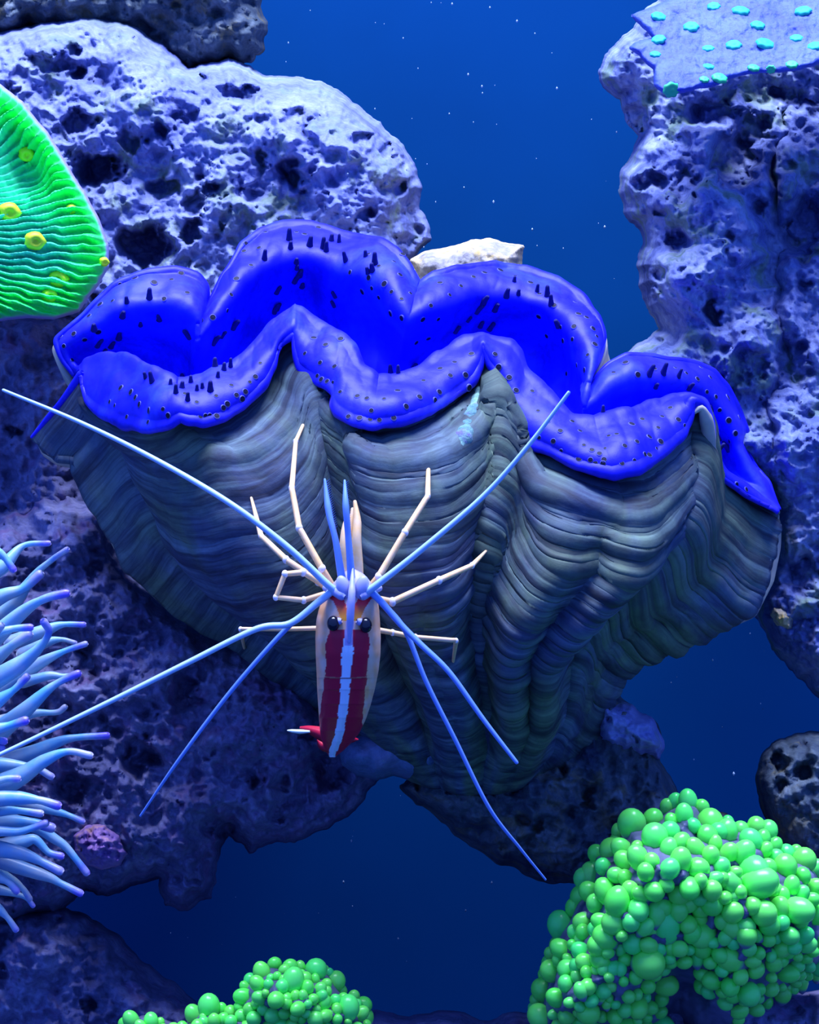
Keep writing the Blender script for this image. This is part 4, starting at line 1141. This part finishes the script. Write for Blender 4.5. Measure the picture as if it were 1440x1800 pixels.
# ------------------------------------------------------------------ green ridged coral
cen = (-260.0, 420.0)
def gfun(X, Y):
    th = np.arctan2(Y - cen[1], X - cen[0]); rr = np.hypot(X - cen[0], Y - cen[1])
    return th, rr
def g_hue(X, Y, d):
    th, rr = gfun(X, Y)
    pt = np.stack([X / 30, Y / 30, X * 0], -1)
    n = fbm(pt, 3, 4)
    wob = fbm(np.stack([X / 40, Y / 40, X * 0 + 9], -1), 2, 66)
    rid = np.cos(th * 150 + 4.0 * wob + 1.5 * np.sin(rr / 50))
    g1 = np.array(T(40, 250, 120, .8)[:3]); g2 = np.array(T(70, 220, 200, .7)[:3]); br = np.array(T(38, 40, 95)[:3]); lil = np.array(T(150, 150, 250)[:3]); tl = np.array(T(30, 90, 130)[:3])
    k = sstep(20, 110, d)[:, None]
    c = g1 * (1 - k) + g2 * k
    e = (1 - sstep(2, 9, d))[:, None]
    return c * (1 - e) + lil * e
def ridge_rock():
    P = [(-265, 300), (-230, 210), (-160, 150), (-100, 126), (-40, 128), (0, 147), (40, 178), (85, 233), (115, 283), (150, 338), (176, 388), (191, 430), (192, 468), (175, 500), (158, 520), (140, 548), (95, 562), (40, 560), (0, 565), (-100, 568), (-180, 530), (-245, 450), (-270, 370)]
    o = rock('plate', P, 0.066, 0.008, 0.006, 26, M['green_coral'], 51, step=1.6, jit=0.02, amps=(1.5, .6, .5, .3), ridge=1.0, lat=1.0, hue=g_hue, yslope=lambda X, Y: -0.00006 * (Y - 330) + 0.00004 * (X - 60))
    me = o.data
    co = np.empty(len(me.vertices) * 3, np.float32); me.vertices.foreach_get('co', co); co = co.reshape(-1, 3)
    s = (CAM_D + co[:, 1]) / CAM_D
    X = co[:, 0] / s * 1e4 + 720; Y = 900 - (co[:, 2] - CAM_Z) / s * 1e4
    ins, d, _ = poly_field(X, Y, np.array(P, float)); d = np.where(ins, d, 0)
    th, rr = gfun(X, Y)
    wob = fbm(np.stack([X / 40, Y / 40, X * 0 + 9], -1), 2, 66)
    rid = np.cos(th * 150 + 4.0 * wob + 1.5 * np.sin(rr / 50))
    bead = np.cos(rr / 1.1) * 0.5
    front = np.arange(len(co)) < NFRONT['n']
    bowl = np.exp(-(((X - 28) / 55) ** 2 + ((Y - 295) / 58) ** 2))
    co[:, 1] += front * (-(0.0017 * rid + 0.00025 * bead * (rid > 0)) * sstep(2, 14, d) * (1 - .5 * bowl) + 0.011 * bowl * sstep(0, 60, d))
    me.vertices.foreach_set('co', co.ravel()); me.update()
    return o
gc = empty('ridged_coral', W(40, 400, 0.07))
tag(gc, 'bright green ridged plate coral with yellow mouths, on the left rock', 'coral')
gp = ridge_rock(); gbv = bvh_of(gp); child(gp, gc)
def mouth_mesh():
    bm = bmesh.new()
    k = 16
    prof = [(1, -.4), (.95, .25), (.75, .6), (.45, .72), (.25, .5), (.1, .35)]
    rings = [[bm.verts.new((r * (1 + .12 * math.cos(5 * 2 * math.pi * i / k)) * math.cos(2 * math.pi * i / k), r * math.sin(2 * math.pi * i / k), z)) for i in range(k)] for r, z in prof]
    for a, b in zip(rings[:-1], rings[1:]):
        for i in range(k):
            f = bm.faces.new([a[i], a[(i + 1) % k], b[(i + 1) % k], b[i]]); f.smooth = True
    bm.faces.new(rings[-1])
    me = bpy.data.meshes.new('mouth'); bm.to_mesh(me); bm.free(); me.materials.append(M['yellow']); return me
MOUTH = mouth_mesh()
def surf(bvh, px, py):
    o = Vector((0, -CAM_D, CAM_Z)); d = (Vector(W(px, py, 0)) - o).normalized()
    loc, nrm, i, dist = bvh.ray_cast(o, d)
    if loc is None: return None
    if nrm.dot(d) > 0: nrm = -nrm
    return loc, nrm
for x, y, r in ((42, 262, 13), (13, 366, 17), (57, 417, 16), (127, 357, 9), (104, 484, 15), (80, 513, 12), (177, 452, 8)):
    h = surf(gbv, x, y)
    if h:
        o = bpy.data.objects.new('mouth', MOUTH); o.location = h[0] + h[1] * .0014; o.rotation_euler = (h[1] + Vector((0, -1, .3))).to_track_quat('Z', 'Y').to_euler()
        q = r * 1e-4 * 1.35; o.scale = (q, q * .9, q * .9); COL.objects.link(o); child(o, gc)

# ------------------------------------------------------------------ spotted plate coral
pc = empty('plate_coral', W(1280, 140, 0.06))
tag(pc, 'lilac-blue plate coral with glowing cyan-green polyps, on the rock column', 'coral')
pl = rock('plate', [(1107, 26), (1140, 14), (1180, -4), (1300, -40), (1480, -64), (1600, -30), (1650, 20), (1600, 76), (1520, 100), (1440, 112), (1400, 124), (1340, 128), (1300, 134), (1262, 150), (1200, 164), (1168, 166), (1150, 152), (1148, 122), (1124, 98), (1104, 86), (1116, 74), (1146, 66), (1128, 48)],
    0.058, 0.0030, 0.003, 12, M['plate'], 61, step=2.2, jit=0.06, amps=(1.2, .8, .5, .3), lat=1.0, yslope=lambda X, Y: -0.00013 * (Y - 90))
plbv = bvh_of(pl); child(pl, pc)
def polyp_mesh(mat):
    bm = bmesh.new(); r2 = random.Random(3)
    bmesh.ops.create_icosphere(bm, subdivisions=3, radius=1)
    for v in bm.verts:
        a = math.atan2(v.co.y, v.co.x)
        k = 1 + 0.10 * math.cos(7 * a) * (1 - abs(v.co.z)) + r2.uniform(-.03, .03)
        v.co = Vector((v.co.x * k, v.co.y * k, v.co.z * .8 + .12 * math.cos(8 * math.hypot(v.co.x, v.co.y))))
    for f in bm.faces: f.smooth = True
    me = bpy.data.meshes.new('polyp'); bm.to_mesh(me); bm.free(); me.materials.append(mat); return me
PO1, PO2 = polyp_mesh(M['polyp']), polyp_mesh(M['polyp_green'])
for x, y, r, g in ((1158, 30, 13, 0), (1215, 48, 13, 0), (1302, 20, 15, 0), (1332, 45, 12, 0), (1158, 70, 12, 0), (1152, 96, 9, 0), (1290, 80, 13, 0), (1345, 78, 16, 0), (1245, 86, 10, 0), (1245, 118, 10, 0),
                   (1180, 158, 14, 1), (1265, 138, 13, 1), (1325, 120, 10, 1), (1355, 122, 8, 1), (1392, 114, 10, 1), (1432, 82, 12, 0), (1412, 20, 14, 0), (1400, 68, 11, 0), (1255, 12, 11, 0), (1238, 140, 8, 1)):
    h = surf(plbv, x, y)
    if h:
        o = bpy.data.objects.new('polyp', PO2 if g else PO1); o.location = h[0]; o.rotation_euler = h[1].to_track_quat('Z', 'Y').to_euler()
        q = r * 1e-4 * 1.18; o.scale = (q * 1.1, q * .95, q * .55); COL.objects.link(o); child(o, pc)

# ------------------------------------------------------------------ green bubble corals
def bubble_mesh(seed):
    bm = bmesh.new(); r2 = random.Random(seed)
    bmesh.ops.create_uvsphere(bm, u_segments=16, v_segments=11, radius=1)
    dx, dy = r2.uniform(-.12, .12), r2.uniform(-.12, .12)
    for v in bm.verts:
        z = v.co.z
        k = 1.0 if z > -0.1 else 1.0 - 0.35 * (-z - .1)
        v.co = Vector((v.co.x * k + dx * z, v.co.y * k + dy * z, z if z > 0 else z * 1.35))
    for f in bm.faces: f.smooth = True
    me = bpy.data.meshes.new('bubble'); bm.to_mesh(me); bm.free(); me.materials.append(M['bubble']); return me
BUB = [bubble_mesh(i) for i in range(4)]
def bubble_coral(outline, Yc, Tf, label, seed, count, fixed=(), rmin=11, rmax=22, dark=(), holes=()):
    r2 = random.Random(seed)
    P = np.array(outline, float)
    cxy = P.mean(0)
    t = empty('bubble_coral', W(cxy[0], P[:, 1].max() - 10, Yc))
    tag(t, label, 'coral', None)
    inner = cxy + (P - cxy) * 0.93
    base = rock('flesh_base', inner, Yc, Tf * 0.86, Tf * .8, 120, M['flesh'], seed, step=3.5, jit=.05, amps=(3, 2.5, 1, .2), scl=(90, 50, 20, 8), ridge=1.0, bumps=dark)
    bb = bvh_of(base); child(base, t)
    placed = []
    def add(x, y, r):
        h = surf(bb, x, y)
        if h is None:
            d = 0.0; h = (Vector(W(x, y, Yc)), Vector((0, -.3, .7)))
        o = bpy.data.objects.new('bubble', r2.choice(BUB))
        ax = (h[1] + Vector((r2.uniform(-.25, .25), r2.uniform(-.2, .2), 0.35))).normalized()
        o.rotation_euler = ax.to_track_quat('Z', 'Y').to_euler()
        q = r * 1e-4 * (CAM_D + h[0].y) / CAM_D
        o.location = h[0] + h[1] * q * .35
        st = r2.uniform(.95, 1.35)
        o.scale = (q * r2.uniform(.9, 1.05), q, q * st)
        COL.objects.link(o); child(o, t)
        placed.append((x, y, r))
    for x, y, r in fixed: add(x, y, r * 1.12)
    x0, y0 = P.min(0); x1, y1 = P.max(0)
    tries = 0
    while len(placed) < count and tries < 30000:
        tries += 1
        x, y = r2.uniform(x0, x1), r2.uniform(y0, min(y1, 1815))
        if x > 1455: continue
        ins, d, _ = poly_field(np.array([x]), np.array([y]), P)
        if not ins[0] or d[0] < 4: continue
        if any(((x - a) / c) ** 2 + ((y - b_) / e) ** 2 < 1 for a, b_, c, e in holes): continue
        r = r2.uniform(rmin, rmax) * (1.15 if y < 1640 else .85)
        r = min(r, 8 + d[0])
        if any(math.hypot(x - a, y - b_) < (r + c) * .58 for a, b_, c in placed): continue
        add(x, y, r)
    return t
big = [(1112, 1458, 24), (1150, 1446, 17), (1210, 1416, 16), (1228, 1424, 14), (1203, 1438, 15), (1150, 1480, 22), (1175, 1470, 18), (1198, 1486, 16), (1175, 1498, 15), (1245, 1455, 22), (1260, 1468, 16), (1240, 1475, 18), (1275, 1470, 18),
 (1303, 1462, 14), (1330, 1456, 15), (1350, 1464, 16), (1358, 1490, 12), (1049, 1505, 14), (1066, 1525, 14), (1100, 1494, 16), (1140, 1535, 15), (1104, 1545, 13), (1175, 1532, 16), (1150, 1562, 17), (1198, 1520, 18), (1246, 1508, 15), (1210, 1555, 18), (1225, 1572, 14),
 (1085, 1593, 23), (1040, 1548, 20), (1025, 1548, 16), (1320, 1525, 26), (1325, 1550, 26), (1288, 1558, 18), (1255, 1587, 18), (1382, 1505, 14), (1380, 1530, 20), (1410, 1520, 20), (1430, 1530, 14), (1392, 1562, 13), (1428, 1562, 14),
 (1175, 1635, 24), (1150, 1612, 18), (1212, 1642, 17), (1232, 1614, 15), (1235, 1665, 19), (1132, 1690, 26), (1112, 1650, 19), (1070, 1650, 20), (1055, 1660, 18), (1030, 1642, 13), (985, 1632, 22), (1145, 1660, 14), (1163, 1725, 19), (1135, 1728, 14), (1258, 1720, 16), (1290, 1685, 20), (1312, 1650, 18), (1340, 1600, 22), (1350, 1620, 18), (1320, 1590, 16),
 (1312, 1740, 20), (1295, 1772, 15), (1325, 1770, 12), (1352, 1732, 14), (1330, 1700, 14), (1285, 1600, 18), (1270, 1620, 14), (975, 1710, 18), (960, 1742, 18), (958, 1788, 20), (997, 1780, 14), (1035, 1775, 20), (1120, 1765, 18), (1000, 1730, 14), (1018, 1700, 14), (1095, 1795, 16), (1130, 1800, 14), (1230, 1550, 13), (1008, 1600, 14), (1385, 1640, 15), (1405, 1620, 13)]
bubble_coral([(930, 1830), (936, 1770), (950, 1700), (972, 1640), (998, 1592), (1032, 1548), (1034, 1500), (1070, 1490), (1092, 1440), (1150, 1428), (1195, 1402), (1225, 1402), (1250, 1435), (1300, 1452), (1350, 1455), (1385, 1490), (1440, 1515), (1470, 1560), (1480, 1690), (1430, 1722), (1400, 1745), (1360, 1770), (1320, 1800), (1300, 1840)],
    0.020, 0.030, 'large mound of bright green bubble coral on the low shaded rock', 71, 298, big,
    dark=[(1195, 1770, 55, 70, -.020), (1080, 1590, 60, 30, .004), (1200, 1540, 80, 40, .006)], holes=[(1200, 1760, 42, 70), (1230, 1790, 60, 40), (1430, 1640, 24, 14), (1090, 1560, 26, 14)])
mid = [(482, 1700, 12), (463, 1714, 14), (500, 1710, 10), (510, 1706, 14), (550, 1708, 18), (515, 1732, 18), (456, 1732, 12), (460, 1752, 12), (486, 1754, 14), (435, 1752, 14), (562, 1718, 9), (590, 1730, 16), (600, 1745, 10), (610, 1778, 18), (640, 1770, 14), (645, 1790, 12), (585, 1762, 11), (554, 1786, 15),
 (478, 1780, 14), (450, 1790, 12), (370, 1776, 18), (345, 1788, 14), (405, 1784, 11), (428, 1788, 11), (390, 1795, 10), (235, 1797, 13), (265, 1799, 12), (620, 1755, 10), (540, 1740, 12), (525, 1770, 12), (500, 1795, 13)]
bubble_coral([(205, 1850), (214, 1796), (236, 1786), (272, 1792), (310, 1806), (330, 1796), (348, 1772), (376, 1764), (405, 1774), (424, 1750), (432, 1726), (456, 1700), (480, 1688), (520, 1694), (556, 1692), (590, 1712), (612, 1744), (640, 1754), (656, 1790), (665, 1850)],
    0.014, 0.020, 'smaller low clump of green bubble coral with lilac flesh showing', 83, 110, mid, rmin=9, rmax=16)

# ------------------------------------------------------------------ drifting specks
V, F = [], []
r3 = random.Random(11)
ico = [(0, 0, 1), (0.9, 0, 0), (0, .9, 0), (-.9, 0, 0), (0, -.9, 0), (0, 0, -1)]
icf = [(0, 1, 2), (0, 2, 3), (0, 3, 4), (0, 4, 1), (5, 2, 1), (5, 3, 2), (5, 4, 3), (5, 1, 4)]
fixedp = [(1253, 1160), (1270, 1278), (1190, 1190), (620, 1470), (622, 1460), (618, 1478), (560, 1605), (500, 1606), (1015, 1052), (950, 1302), (1180, 1200), (1080, 490), (660, 40), (1040, 210), (870, 150), (790, 200), (300, 1640), (390, 1660), (700, 1650), (715, 1690), (330, 1648), (1290, 1360), (1220, 1335), (760, 610)]
for i in range(110):
    if i < len(fixedp): x, y = fixedp[i]; Y = r3.uniform(0.03, .10) if y > 1000 else r3.uniform(.09, .14)
    else:
        if r3.random() < .6: x, y = r3.uniform(480, 1110), r3.uniform(0, 480)
        else: x, y = r3.uniform(150, 1440), r3.uniform(1050, 1780)
        Y = r3.uniform(.06, .15)
    s = r3.choice([.00012, .00016, .0002, .0003]) * r3.uniform(.7, 1.1)
    c = W(x, y, Y); k = len(V)
    V += [(c[0] + a * s, c[1] + b * s, c[2] + e * s * 1.4) for a, b, e in ico]
    F += [[q + k for q in f] for f in icf]
sp_ = mesh_obj('drifting_specks', V, F, M['speck'])
tag(sp_, 'tiny white specks drifting in the blue water', 'specks', kind='stuff')
